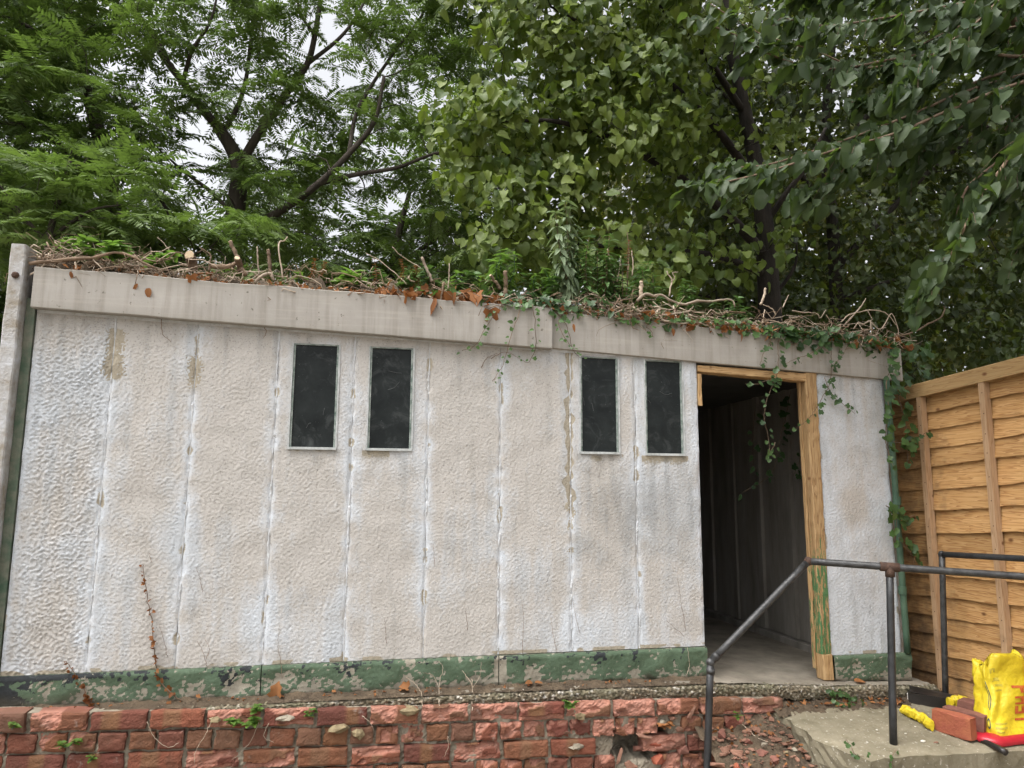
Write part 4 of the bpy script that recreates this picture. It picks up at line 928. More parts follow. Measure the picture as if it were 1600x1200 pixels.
def compound(seed, pairs=10, rough=.08):
    r = RS(seed); V = []; F = []; n = 0
    for k in range(pairs*2+1):
        t = .16+.84*(k//2)/pairs; side = 1 if k % 2 else -1
        c = np.array([0, t, -.22*t*t]); l = .27*(1-.45*abs(t-.45))*(1+rough*r.randn())
        if k == pairs*2: d = np.array([0, 1, -.4]); side = 0
        else: d = np.array([side*.95, .42+.1*r.randn(), -.32+.14*r.randn()])
        d /= np.linalg.norm(d); s = np.array([-d[1], d[0], 0]); s = s/np.linalg.norm(s)+np.array([0, 0, .25*r.randn()]); w = l*.16
        V += [c, c+d*l*.40+s*w-[0, 0, .008], c+d*l*.45+[0, 0, .010], c+d*l*.40-s*w-[0, 0, .008], c+d*l-[0, 0, .03*l]]
        F += [(n, n+1, n+2), (n, n+2, n+3), (n+1, n+4, n+2), (n+2, n+4, n+3)]; n += 5
    a = np.array([(0.006, 0, 0), (-.006, 0, 0), (0, 1, -.22), (.004, .55, -.065), (-.004, .55, -.065)]); V += list(a); F += [(n, n+1, n+4), (n, n+4, n+3), (n+3, n+4, n+2)]
    return np.array(V), np.array(F)
def ruffle(T, s, k=.05):
    V, F = T; r = RS(s); W = V.copy(); W[1:] += r.randn(len(V)-1, 3)*[k*.7, k*.7, k*1.3]; return W, F
COMP = [compound(s, 9+s % 4) for s in range(6)]
def frames(tip, nrm):
    y = unit(tip); z = unit(nrm-y*np.sum(nrm*y, 1, keepdims=True)); x = np.cross(y, z); return np.stack([x, y, z], 2)
FOL = []
class Foliage:
    def __init__(s, root, mat, temps, part='leaf', crown='crown', most=300): s.root, s.mat, s.temps, s.part, s.crown, s.most = root, mat, temps, part, crown, most; s.I = []; FOL.append(s)
    def put(s, pos, tip, nrm, scale, tint, ti=None, rs=None):
        pos = np.atleast_2d(pos); n = len(pos); rs = rs or RS(len(s.I)); ti = rs.randint(len(s.temps), size=n) if ti is None else np.full(n, ti)
        s.I.append((pos, frames(np.atleast_2d(tip), np.atleast_2d(nrm)), np.broadcast_to(scale, (n,)).copy(), np.broadcast_to(tint, (n,)).copy(), ti))
    def pack(s): s.P, s.R, s.S, s.T, s.K = (np.concatenate([i[k] for i in s.I]) for k in range(5))
def finish_foliage():
    for f in FOL: f.pack()
    P = np.concatenate([f.P+f.R[:, :, 1]*f.S[:, None]*.5 for f in FOL]); px, py, d = project(P)
    inside = (px > 0) & (px < 1600) & (py > 0) & (py < 1200) & (d > .3)
    cx = np.clip(px/8, 0, 199).astype(int); cy = np.clip(py/8, 0, 149).astype(int); buf = np.full((200, 150), 1e9)
    np.minimum.at(buf, (cx[inside], cy[inside]), d[inside])
    vis = inside & (d <= buf[cx, cy]+.05); k0 = 0
    for f in FOL:
        n = len(f.P); v = vis[k0:k0+n]; dd = d[k0:k0+n]; k0 += n
        sc = np.where(v, f.S/np.maximum(dd, .1), 0); big = sc*FPX >= (10 if f.temps is not COMP else 24)
        order = np.argsort(-sc); pick = [i for i in order[:f.most] if big[i]]
        rest = np.ones(n, bool); rest[pick] = False; b = origin_of(f.root)
        cache = {}
        for i in pick:
            key = (int(f.K[i]), int(np.clip(f.T[i]*6, 0, 5)))
            if key not in cache:
                Vt, Ft = f.temps[key[0]]; cache[key] = mesh_data(f.part, Vt, Ft, M[f.mat], False, {'tint': np.full(len(Vt), (key[1]+.5)/6)})
            o = link(f.part, cache[key], f.root); m = np.eye(4); m[:3, :3] = f.R[i]*f.S[i]; m[:3, 3] = f.P[i]-b; o.matrix_basis = Matrix(m.tolist())
        if rest.any():
            Vs, Fs, Ts, nn = [], [], [], 0
            for k, (Vt, Ft) in enumerate(f.temps):
                ii = np.where(rest & (f.K == k))[0]
                if not len(ii): continue
                W = np.einsum('nij,kj->nki', f.R[ii], Vt)*f.S[ii][:, None, None]+f.P[ii][:, None, :]-b
                Vs.append(W.reshape(-1, 3)); Fs.append((Ft[None]+(np.arange(len(ii))*len(Vt))[:, None, None]).reshape(-1, 3)+nn); Ts.append(np.repeat(f.T[ii], len(Vt))); nn += W.shape[0]*W.shape[1]
            o = link(f.crown, mesh_data(f.crown, np.concatenate(Vs), np.concatenate(Fs), M[f.mat], False, {'tint': np.concatenate(Ts)}), f.root); o['kind'] = 'stuff'

def connect(skel, rads, targets, rs, rtip=.004, sag=.06):
    """join every target to the growing skeleton by a curved twig; returns twig polylines and radii"""
    nodes = [p for s in skel for p in s]; nr = [r for s in rads for r in s]
    N = np.array(nodes); Rr = np.array(nr); out = []
    d0 = np.array([np.min(np.sum((N-t)**2, 1)) for t in targets])
    for k in np.argsort(d0):
        t = targets[k]; dz = N-t; dd = np.sum(dz**2, 1)+np.maximum(0, N[:, 2]-t[2]+.1)*.6; i = int(np.argmin(dd)); a = N[i]; L = np.linalg.norm(t-a)
        if L < .05: out.append((np.array([a, (a+t)/2, t+1e-3]), np.full(3, rtip))); continue
        m1 = a+(t-a)*.35+rs.randn(3)*L*.07+[0, 0, sag*L]; m2 = a+(t-a)*.7+rs.randn(3)*L*.07+[0, 0, sag*L]
        C = curve([a, m1, m2, t], 7); r0 = min(Rr[i]*.75, rtip+.012*L); r = np.linspace(max(r0, rtip), rtip, 7)
        out.append((C, r)); N = np.vstack([N, C[2:-1]]); Rr = np.concatenate([Rr, r[2:-1]])
    return out
def limbs(specs, Y):
    """specs: [([(px,py[,dy])...], r0, r1)] -> 3-D polylines"""
    S, R = [], []
    for pts, r0, r1 in specs:
        P = [at(p[0], p[1], Y=Y+(p[2] if len(p) > 2 else 0)) for p in pts]; n = max(8, len(pts)*5); S.append(curve(P, n)); R.append(np.linspace(r0, r1, n))
    return S, R
def build_wood(root, S, R, twigs, mat='bark', extra=None):
    b = origin_of(root)
    mb = MB(); mb.tube(S[0], R[0], 10); mb.build('trunk', M[mat], root, True)
    for s, r in zip(S[1:], R[1:]): MB().tube(s, r, 8).build('limb', M[mat], root, True)
    if twigs:
        Vs, Fs, n = [], [], 0
        for C, r in twigs:
            V, F = tube_geo(C, r, 4, False); Vs.append(np.array(V)); Fs.append(np.array(F)+n); n += len(V)
        o = link('twigs', mesh_data('twigs', np.concatenate(Vs)-b, np.concatenate(Fs), M[mat], True), root); o['kind'] = 'stuff'
def region(n, boxes, Y0, Y1, rs, holes=(), edge=None):
    out = []; w = np.array([(b[1]-b[0])*(b[3]-b[2])*(b[4] if len(b) > 4 else 1) for b in boxes], float); w /= w.sum()
    while len(out) < n:
        b = boxes[rs.choice(len(boxes), p=w)]; x, y = rs.uniform(b[0], b[1]), rs.uniform(b[2], b[3])
        if any(((x-h[0])/h[2])**2+((y-h[1])/h[3])**2 < 1 and rs.rand() < h[4] for h in holes): continue
        if edge and edge(x, y): continue
        out.append(at(x, y, Y=rs.uniform(Y0, Y1)))
    return np.array(out)
def rosettes(f, twigs, rs, lo, hi, smin, smax, tint=(.1, .9)):
    for C, r in twigs:
        t = C[-1]; d = unit(C[-1]-C[-3]); n = rs.randint(lo, hi+1); a = rs.uniform(0, 6.28)+np.arange(n)*2.4
        tip = np.stack([np.cos(a), np.sin(a), rs.uniform(-.75, .30, n)], 1)+d*.5; up = np.tile([0, 0, 1.0], (n, 1))+rs.randn(n, 3)*.25
        f.put(np.tile(t, (n, 1))-d*rs.uniform(0, .10, (n, 1)), tip, up, rs.uniform(smin, smax, n), np.clip(rs.uniform(tint[0], tint[1])+rs.randn(n)*.18, 0, 1), rs=rs)
def leafy(f, twigs, rs, lo, hi, smin, smax, tint=(.1, .9), cam=.8, down=.9, spread=.12, up=.6):
    for C, r in twigs:
        n = rs.randint(lo, hi+1); k = rs.uniform(2.2, 6, n); i = np.minimum(k.astype(int), 5); fr = (k-i)[:, None]; p = C[i]*(1-fr)+C[i+1]*fr+rs.randn(n, 3)*spread
        d = unit(C[-1]-C[-3]); toc = unit(CAM_POS-p)*[1, 1, .2]
        tip = np.tile([0, 0, -down], (n, 1))+d*.45+rs.randn(n, 3)*.45+toc*.15; nrm = toc*cam+[0, 0, up]+rs.randn(n, 3)*.42
        f.put(p, tip, nrm, rs.uniform(smin, smax, n), np.clip(rs.uniform(tint[0], tint[1])+rs.randn(n)*.2, 0, 1), rs=rs)
def gz(y): return .25+min(.05*y, 1.5) if y > 1 else 0.0
def tree(name, label, base, group=None): return empty(name, base, label, 'tree', group)

# ------------------------------------------------------------------ trees with feathery compound leaves (left)
AIL_MAT = 'ailanthus_leaf'
# main tree
specs = [([(385, 640), (375, 500), (362, 400), (368, 330), (374, 268), (362, 232), (340, 198)], .16, .075),
         ([(340, 198), (312, 165), (286, 128), (262, 98), (240, 55), (205, 5), (190, -60)], .060, .025),
         ([(374, 262), (396, 222), (424, 180), (455, 135), (480, 100), (492, 55), (505, -30)], .065, .03),
         ([(366, 360), (410, 345, -.3), (450, 322, -.5), (500, 285, -.7), (545, 240, -.8), (585, 190, -.8), (600, 120, -.8)], .06, .022),
         ([(500, 286, -.7), (560, 272, -.7), (620, 262, -.8), (680, 240, -.9), (742, 232, -1.0)], .035, .014),
         ([(350, 205), (372, 165, .2), (385, 120, .3), (392, 60, .3), (400, -20, .4)], .035, .018), ([(286, 128), (300, 80, -.2), (330, 30, -.3), (345, -40, -.4)], .03, .012),
         ([(480, 100), (530, 60, .2), (560, 20, .3), (590, -40, .4)], .03, .012), ([(545, 240, -.8), (560, 170, -.4), (610, 90, .0), (655, 30, .2), (690, -30, .3)], .03, .012),
         ([(492, 55), (470, 20), (455, -50)], .025, .012), ([(368, 340), (330, 300, .3), (290, 270, .5), (250, 235, .6)], .035, .012)]
rs = RS(501); S, R = limbs(specs, 5.4); T1 = tree('feathery_tree', 'tall feathery leaved tree with forked grey limbs rising behind the left half of the garage', (S[0][0][0], S[0][0][1], gz(5.4)))
S[0][0][2] = gz(5.4)
HOLES = [(268, 105, 40, 36, .9), (300, 262, 56, 50, .93), (215, 90, 40, 42, .7), (585, 290, 40, 60, .88), (530, 120, 26, 40, .6), (470, 40, 30, 36, .7), (145, 95, 26, 40, .75), (300, 330, 70, 26, .8), (560, 350, 50, 50, .75), (680, 140, 50, 50, .55), (640, 330, 40, 50, .65), (690, 390, 50, 50, .5), (540, 390, 30, 30, .5), (480, 180, 30, 22, .5), (425, 240, 30, 20, .5), (645, 215, 40, 40, .4)]
tg = region(540, [(170, 760, -130, 300), (620, 830, -130, 220, .7), (330, 740, 260, 440, .9)], 4.4, 6.8, rs, HOLES); tw = connect(S, R, tg, rs); build_wood(T1, S, R, tw)
f = Foliage(T1, AIL_MAT, COMP, 'compound_leaf'); rosettes(f, tw, rs, 4, 7, .24, .44, (.2, 1.0))
# second tree at the far left
specs = [([(215, 680), (200, 480), (182, 380), (172, 290), (152, 200), (128, 110), (110, 40), (100, -60)], .15, .05), ([(152, 200), (165, 150, .2), (188, 185, .3), (205, 240, .4)], .03, .012),
         ([(182, 380), (225, 345, .2), (262, 335, .3), (232, 280, .3), (200, 200, .3)], .04, .012), ([(172, 290), (110, 240, -.3), (50, 200, -.5), (-20, 190, -.6)], .05, .015), ([(128, 110), (70, 60, -.2), (20, 30, -.3), (-40, 20, -.3)], .04, .012),
         ([(140, 155), (80, 130, .4), (10, 120, .6)], .03, .012), ([(190, 430), (120, 360, -.2), (40, 320, -.4), (-40, 310, -.5)], .05, .015), ([(128, 110), (165, 60, .3), (185, 0, .4), (200, -60, .4)], .03, .012)]
rs = RS(502); S, R = limbs(specs, 6.2); T2 = tree('feathery_tree', 'dense feathery leaved tree with a leaning trunk filling the upper left corner', (S[0][0][0], S[0][0][1], gz(6.2)))
S[0][0][2] = gz(6.2)
HOLES = [(h[0], h[1], h[2]*.8, h[3]*.8, h[4]) for h in HOLES]
tg = region(480, [(-220, 150, -130, 430), (100, 300, -130, 430, .45)], 4.8, 7.6, rs, HOLES); tw = connect(S, R, tg, rs); build_wood(T2, S, R, tw)
f = Foliage(T2, AIL_MAT, COMP, 'compound_leaf'); rosettes(f, tw, rs, 5, 8, .32, .52, (.1, .9))
# low saplings right behind the roof on the left
for k, (specs, boxes, nT, Y, lb) in enumerate([
    ([([(60, 640), (65, 480), (75, 380), (95, 300), (110, 250)], .05, .015), ([(75, 380), (30, 330, -.1), (0, 290, -.2)], .02, .008), ([(80, 370), (140, 330, -.1), (190, 320, -.1)], .02, .008)], [(-60, 230, 235, 420)], 56, 3.75, 'young feathery sapling with bright arching fronds behind the left roof corner'),
    ([([(270, 680), (268, 500), (262, 420), (250, 380)], .04, .014), ([(262, 430), (300, 400), (330, 385)], .018, .008)], [(190, 420, 345, 470)], 34, 3.9, 'low feathery sapling behind the cut stumps on the roof')]):
    rs = RS(510+k); S, R = limbs(specs, Y); tr = tree('sapling', lb, (S[0][0][0], S[0][0][1], gz(Y))); S[0][0][2] = gz(Y)
    tg = region(nT, boxes, Y-.35, Y+.5, rs); tw = connect(S, R, tg, rs); build_wood(tr, S, R, tw); f = Foliage(tr, AIL_MAT, COMP, 'compound_leaf'); rosettes(f, tw, rs, 4, 6, .36, .54, (.35, 1.0))
# darker trees farther back closing the view low down
for k, (specs, boxes, nT, Y, lb) in enumerate([
    ([([(40, 640), (40, 450), (30, 300), (40, 120), (30, -40)], .16, .04), ([(30, 300), (120, 220), (180, 150)], .05, .02), ([(35, 350), (-60, 250)], .05, .02)], [(-260, 120, -120, 560), (60, 330, 300, 480), (-260, 60, 380, 1100, 1.8)], 620, 9.0, 'dark feathery tree in the distance behind the left corner post'),
    ([([(600, 640), (610, 470), (620, 380), (640, 300)], .12, .04), ([(615, 420), (700, 360), (760, 330)], .05, .02), ([(612, 430), (540, 400), (480, 385)], .05, .02)], [(380, 800, 330, 500), (640, 800, 60, 420, .45), (380, 700, 180, 400, .2)], 250, 8.6, 'distant feathery tree low behind the middle of the roof')]):
    rs = RS(520+k); S, R = limbs(specs, Y); tr = tree('feathery_tree', lb, (S[0][0][0], S[0][0][1], gz(Y))); S[0][0][2] = gz(Y)
    tg = region(nT, boxes, Y-1.2, Y+1.6, rs, HOLES[8:] if k else ()); tw = connect(S, R, tg, rs, .006); build_wood(tr, S, R, tw); f = Foliage(tr, AIL_MAT, COMP, 'compound_leaf'); rosettes(f, tw, rs, 5, 7, .45, .7, (.0, .5))

# ------------------------------------------------------------------ lime trees (centre and right)
LT = [ruffle(t, 40+i, .055) for i, t in enumerate([LIME, LIME, LIME2, LIME3, LIME4, LIME2, LIME4])]
edge = lambda x, y: x < 735+60*math.sin(y*.021)+35*math.sin(y*.06+1)-.10*(y-150)-(40 if y < 60 else 0)
specs = [([(1215, 700), (1205, 520), (1200, 430), (1195, 360), (1185, 280), (1165, 180), (1140, 60), (1120, -80)], .17, .06), ([(1198, 400), (1130, 330, -.4), (1050, 270, -.8), (960, 220, -1.0), (870, 190, -1.2), (790, 190, -1.3)], .07, .012),
         ([(1185, 290), (1110, 190, -.4), (1020, 110, -.8), (930, 50, -1.0), (860, 10, -1.1)], .06, .012), ([(1165, 180), (1090, 70, -.3), (1010, -10, -.6), (940, -80, -.8)], .05, .012), ([(1200, 430), (1120, 400, -.3), (1020, 390, -.6), (900, 380, -.8), (800, 360, -.9)], .05, .012),
         ([(1195, 350), (1230, 300, -.2), (1260, 260, -.3), (1290, 200, -.3)], .05, .02), ([(1203, 470), (1240, 420, -.2), (1245, 380, -.3)], .03, .012)]
rs = RS(531); S, R = limbs(specs, 4.2); L1 = tree('lime_tree', 'lime tree with rounded pale green leaves above the middle of the roof', (S[0][0][0], S[0][0][1], gz(4.2))); S[0][0][2] = gz(4.2)
LH = [(1000, 385, 40, 26, .8), (985, 250, 40, 40, .75), (1010, 275, 36, 26, .85), (870, 350, 30, 26, .6), (812, 285, 24, 18, .6), (930, 360, 36, 22, .7), (1040, 320, 60, 60, .5)]
tg = region(640, [(690, 1090, -140, 250, 1.5), (690, 1090, 250, 445), (1000, 1250, -140, 420, .22)], 2.6, 4.6, rs, LH, edge); tw = connect(S, R, tg, rs, .0035, -.02); build_wood(L1, S, R, tw, 'shade_bark')
f = Foliage(L1, 'lime_leaf', LT); leafy(f, tw, rs, 14, 20, .070, .140, (.1, 1.0), cam=1.0, down=.8, up=.8)
# shaded lime behind it, to the right
specs = [([(1315, 700), (1312, 540), (1305, 430), (1300, 340), (1290, 230), (1300, 60), (1320, -120)], .12, .06), ([(1305, 420), (1380, 340), (1450, 270), (1540, 200), (1640, 140)], .06, .02), ([(1300, 330), (1230, 250), (1160, 180), (1090, 100)], .05, .02),
         ([(1295, 260), (1370, 160), (1440, 60), (1500, -60)], .05, .02), ([(1308, 470), (1390, 440), (1480, 420), (1580, 400)], .04, .015), ([(1310, 500), (1240, 480), (1150, 470), (1080, 460)], .04, .015)]
rs = RS(532); S, R = limbs(specs, 5.6); L2 = tree('lime_tree', 'dark shaded lime tree with slim black trunk behind the doorway end of the roof', (S[0][0][0], S[0][0][1], gz(5.6))); S[0][0][2] = gz(5.6)
tg = region(1300, [(1000, 1760, -330, 300, 1.2), (1030, 1760, 300, 600, 1.2)], 4.6, 7.4, rs, [(1290, 395, 30, 22, .7)]); tw = connect(S, R, tg, rs, .004, -.02); build_wood(L2, S, R, tw, 'shade_bark')
f = Foliage(L2, 'shade_leaf', LT); leafy(f, tw, rs, 20, 28, .085, .135, (.0, .8), cam=.3, down=.6, up=.9, spread=.22)
# tree far behind that, seen through the gaps, yellow backlight painted into its leaves
specs = [([(1420, 700), (1415, 520), (1400, 380), (1390, 250)], .14, .05), ([(1410, 450), (1500, 380), (1600, 340)], .05, .02), ([(1405, 420), (1300, 360), (1200, 330)], .05, .02)]
rs = RS(533); S, R = limbs(specs, 10.0); L4 = tree('lime_tree', 'distant lime tree with backlight painted into its yellow leaves glimpsed through gaps behind the dark lime', (S[0][0][0], S[0][0][1], gz(10))); S[0][0][2] = gz(10)
tg = region(850, [(900, 1750, -250, 200, .7), (900, 1750, 200, 640, 1.3)], 8.8, 11.5, rs, [(1340, 400, 40, 40, .4)]); tw = connect(S, R, tg, rs, .006, -.02); build_wood(L4, S, R, tw)
f = Foliage(L4, 'backlit_leaf', LT); leafy(f, tw, rs, 20, 27, .13, .19, (.3, 1.0), cam=.3, down=.6, up=.9, spread=.3)
# far wood added as one dark backing to block sky behind the right trees
FW = empty('far_wood', (11, 13, gz(13)), 'dark mass of distant woodland foliage added behind the right hand trees to block the sky', 'woodland', kind='stuff')
f = Foliage(FW, 'shade_leaf', LT, 'leaf', 'foliage_mass', 0); rs = RS(536); n = 7000
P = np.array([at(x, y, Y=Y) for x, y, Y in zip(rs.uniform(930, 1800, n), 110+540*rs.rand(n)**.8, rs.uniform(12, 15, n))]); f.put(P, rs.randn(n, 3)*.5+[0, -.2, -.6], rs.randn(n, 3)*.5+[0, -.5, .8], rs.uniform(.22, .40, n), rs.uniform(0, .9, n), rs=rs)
# overhanging boughs of a tree standing outside the picture on the right, in front of the garage
L3 = tree('lime_tree', 'lime tree reaching in from the right with drooping grey green boughs over the fence', (5.2, .6, .5))
mbT = MB().tube(curve([(5.2, .6, .3), (5.15, .5, 2.0), (5.1, .3, 3.6), (5.2, .2, 5.2), (5.3, .2, 7.0)], 16), np.linspace(.2, .09, 16), 10); mbT.build('trunk', M['bark'], L3, True)
BOUGHS = [([(1690, 60), (1600, 88), (1500, 78), (1400, 92), (1300, 108), (1220, 92), (1150, 55), (1070, 26)], -.7), ([(1700, 110), (1600, 128), (1500, 165), (1400, 208), (1300, 236), (1200, 268), (1110, 290), (1080, 296)], -.9),
          ([(1700, 170), (1610, 210), (1560, 270), (1520, 330), (1490, 390), (1455, 440), (1425, 478)], -1.1), ([(1700, 90), (1620, 110), (1530, 150), (1440, 195), (1350, 240), (1290, 290), (1245, 318)], -.6),
          ([(1690, -20), (1590, -10), (1480, 10), (1370, 30), (1280, 40), (1200, 20)], -.8), ([(1720, 130), (1640, 180), (1590, 240), (1560, 300), (1530, 350)], -.8), ([(1700, -60), (1600, -30), (1520, 40), (1450, 90), (1400, 150)], -1.0),
          ([(1690, 30), (1600, 40), (1520, 60), (1440, 110), (1380, 150), (1330, 160)], -.5), ([(1720, 200), (1650, 280), (1610, 340), (1590, 400)], -1.0), ([(1560, -60), (1460, -40), (1370, -20), (1290, -10), (1230, -30)], -.5), ([(1680, 0), (1630, 60), (1580, 130), (1500, 200), (1440, 240), (1420, 300)], -.4)]
f = Foliage(L3, 'overhang_leaf', [ruffle(t, 60+i, .045) for i, t in enumerate([LIME, LIME2, LIME3, LIME4, LIME3, LIME4])]); rs = RS(534); tws = []
_rj = RS(77)
for pts, Y in BOUGHS+[([(x+_rj.uniform(-25, 25)+o, y+_rj.uniform(-12, 12)+o2) for x, y in pts], Y+dY) for pts, Y in BOUGHS for o, o2, dY in [(_rj.uniform(-30, 50), _rj.uniform(-45, 10), _rj.uniform(.2, .55))]]:
    P = np.array([at(x, y, Y=Y+.25*(i/len(pts)-.5)) for i, (x, y) in enumerate(pts)]); C = curve(P, 60); hub = np.array([5.12, .35, 3.9+.3*rs.randn()])
    R_b = np.linspace(.011, .0028, 60)
    MB().tube(curve([hub, (hub+C[0])/2+[0, 0, .25], C[0]], 8), np.linspace(.04, .0115, 8), 6).tube(C, R_b, 6).build('bough', M['dark_twig'], L3, True)
    def sprig(p, tip, s): f.put(p, tip, np.array([.1, -.75, .75])+rs.randn(3)*[.35, .3, .3], s, np.clip(.45+.28*rs.randn(), 0, 1), rs=rs)
    for k in range(3, 60):
        d = unit(C[min(k+1, 59)]-C[k-1]); side = unit(np.cross(d, [0, 0, 1.0])); sgn = 1 if k % 2 else -1
        sprig(C[k]+rs.randn(3)*.008, d*.8+side*sgn*.5+np.array([0, 0, -.6])+rs.randn(3)*.3, rs.uniform(.055, .11))
        if k % 3 == 0 and k < 56:
            L = rs.uniform(.10, .36)*(1-.5*k/60); dd = unit(d*.75+side*sgn*rs.uniform(.3, .9)+np.array([0, 0, -.25+.35*rs.randn()]))
            Q = curve([C[k], C[k]+dd*L*.5+[0, 0, .01], C[k]+dd*L-[0, 0, .10*L+.02]], 8); tws.append((Q, np.linspace(.0022, .001, 8)))
            for i in range(2, 8):
                if rs.rand() < .15: continue
                s2 = 1 if i % 2 else -1
                sprig(Q[i]+rs.randn(3)*.008, dd*.7+side*s2*.5+np.array([0, 0, -.65])+rs.randn(3)*.28, rs.uniform(.05, .118))
n_ = 0; Vs, Fs = [], []
for C, r in tws:
    V, F = tube_geo(C, r, 4, False); Vs.append(np.array(V)); Fs.append(np.array(F)+n_); n_ += len(V)
tag(link('twigs', mesh_data('twigs', np.concatenate(Vs)-origin_of(L3), np.concatenate(Fs), M['dark_twig'], True), L3), kind='stuff')
# its unseen crown, leaves added above the picture to shade the right hand trees
n = 6500; P = np.stack([rs.uniform(2.9, 7.0, n), rs.uniform(.6, 4.6, n), rs.uniform(5.0, 8.0, n)], 1); qx, qy, qd = project(P); P = P[(qy < -30)]; n = len(P)
f.put(P, rs.randn(n, 3)*.5+[0, 0, -.6], rs.randn(n, 3)*.5+[0, 0, 1], rs.uniform(.13, .20, n), rs.uniform(0, 1, n), rs=rs)
cen = np.array([(4.9, .6, 5.6), (5.6, 1.4, 5.4), (4.4, 1.6, 6.2), (5.8, -.2, 5.0), (3.9, .9, 5.8)]); n = 5200; i = rs.randint(5, size=n); P = cen[i]+rs.randn(n, 3)*[.62, .62, .5]
qx, qy, qd = project(P); P = P[(qy < -25) | (qx > 1660)]; n = len(P)
f.put(P, rs.randn(n, 3)*.5+[0, 0, -.6], rs.randn(n, 3)*.5+[0, 0, 1], rs.uniform(.09, .15, n), rs.uniform(0, 1, n), rs=rs)

# ------------------------------------------------------------------ litter and plants on the roof edge
def zf(u): return np.interp(u, [-1.65, 1.04, 1.05, 3.33], [2.712, 2.652, 2.643, 2.530])
us = np.linspace(-1.60, 3.32, 420); yv = np.array([-.020, .0, .05, .12, .25, .45, .8, 1.4])
U, Yv = np.meshgrid(us, yv, indexing='ij'); hump = .012+.030*np.abs(samp(F_MID, U, Yv+1.0))+.025*sm(-.02, .15, Yv)+.06*sm(-1.0, -1.5, U)*sm(0, .2, Yv)
hump += .016*samp(F_SP, U, Yv+1.6); hump = np.where(Yv < -.01, -.03, hump-.03*sm(.02, -.02, Yv))
V = np.stack([U, Yv, zf(U)+hump-.008], -1).reshape(-1, 3)
tag(add('leaf_mould', V, grid_faces(len(us), len(yv)), M['dirt'], None, True), 'dark rotted leaf mould along the top of the garage roof', 'leaf litter', kind='stuff')
rs = RS(601)
# tangle of thin twigs too many to count
Vs, Fs, n_ = [], [], 0
dens = lambda u: np.interp(u, [-1.6, -1.2, -.8, -.2, .5, 1.1, 1.6, 2.2, 2.7, 3.3], [1.0, .9, .40, .30, .45, .30, .9, .55, .65, .75])
cnt = 0
TW = [([], [], 0), ([], [], 0)]
while cnt < 1900:
    u = rs.uniform(-1.62, 3.38)
    if rs.rand() > dens(u): continue
    cnt += 1; L = rs.uniform(.05, .26); y = rs.uniform(-.05, .28); a = rs.normal(0, .5) + (math.pi if rs.rand() < .5 else 0); el = rs.normal(.12, .38)
    p = np.array([u, y, zf(u)+.095*rs.rand()**1.6+.06*sm(-1.05, -1.5, u)*rs.rand()+.05*rs.rand()*(rs.rand() < .3)])
    d = np.array([math.cos(a)*math.cos(el), math.sin(a)*.5*math.cos(el), math.sin(el)])
    P = [p+d*L*t+np.array([0, -.012*(t-.2), -.28*L*max(0, t-.35)])+rs.randn(3)*L*.09 for t in np.linspace(0, 1, 6)]
    V, F = tube_geo(np.array(P) if rs.rand() < .6 else curve(P, 6), np.linspace(1, .4, 6)*rs.choice([.0012, .0018, .0025, .0034, .0045]), 5); w_ = int(rs.rand() < .62); a_, b_, c_ = TW[w_]; a_.append(np.array(V)); b_ += [tuple(i+c_ for i in f) for f in F]; TW[w_] = (a_, b_, c_+len(V))
tag(add('twig_litter', np.concatenate(TW[0][0]), TW[0][1], M['twig'], None, True), 'tangle of pale dry twigs and dead ivy stems along the roof edge', 'twigs', kind='stuff')
tag(add('stem_litter', np.concatenate(TW[1][0]), TW[1][1], M['dark_twig'], None, True), 'tangle of dark brown dead stems along the roof edge', 'twigs', kind='stuff')

def stick(label, pts, r0, r1, mat='twig', cut=False, n=16, group='dead branches on the roof'):
    P = [at(p[0], p[1], Y=p[2] if len(p) > 2 else -.05) for p in pts]; C = curve(P, n); C = C+RS(len(label)).randn(n, 3)*min(r0, .004)*.35
    rr = np.linspace(r0, r1, n)*(1+.10*RS(len(label)+3).randn(n))
    if not cut: return tag(MB().tube(C, rr, 8).build('dead_branch', M[mat], None, True), label, 'branch', group)
    e = empty('cut_stump', C[0], label, 'stump', 'cut stumps on the roof'); MB().tube(C, rr, 9).build('stem', M[mat], e, True)
    d = unit(C[-1]-C[-2]); MB().tube([C[-1]-d*.001, C[-1]+d*.003], [rr[-1]*.96, rr[-1]*.9], 9).build('cut_face', M['cut_end'], e); return e
stick('long arching grey branch lying across the left end of the roof', [(46, 412), (80, 408), (120, 404), (150, 402), (175, 395), (200, 398), (220, 408), (245, 420)], .011, .005, 'dark_twig')
stick('pale looped twig above the left roof corner', [(110, 392, .02), (90, 382, .02), (86, 376, .02), (98, 380, .02), (110, 374, .0), (120, 374, .0)], .0032, .002)
stick('pale bent twig rising beside the left loop', [(150, 400, .0), (147, 384, .0), (143, 376, .0), (132, 374, .0), (126, 380, .0)], .003, .002)
stick('short pale twig hanging straight over the fascia at the left', [(118, 410), (121, 430), (126, 448)], .005, .0035)
stick('forked pale twig hanging over the fascia left of the dry leaf', [(142, 402), (158, 418), (172, 432), (166, 440)], .0032, .002)
stick('thin pale twig pointing down left over the fascia', [(165, 419), (150, 428), (137, 441)], .003, .0022)
stick('thin twig crossing the post top at the left end', [(47, 430), (60, 421), (72, 410), (76, 396)], .0038, .0022)
stick('thin wiry stem running diagonally down the fascia', [(205, 424), (240, 443), (270, 458), (292, 467)], .0016, .0012, 'dark_twig')
stick('white peeling twig hanging down the fascia by the stump', [(306, 424), (296, 440), (289, 454), (288, 462), (292, 473)], .0048, .003)
stick('thin upright twig curving behind the left part of the roof', [(272, 410, .1), (266, 394, .1), (256, 380, .1), (246, 371, .1)], .0026, .0016)
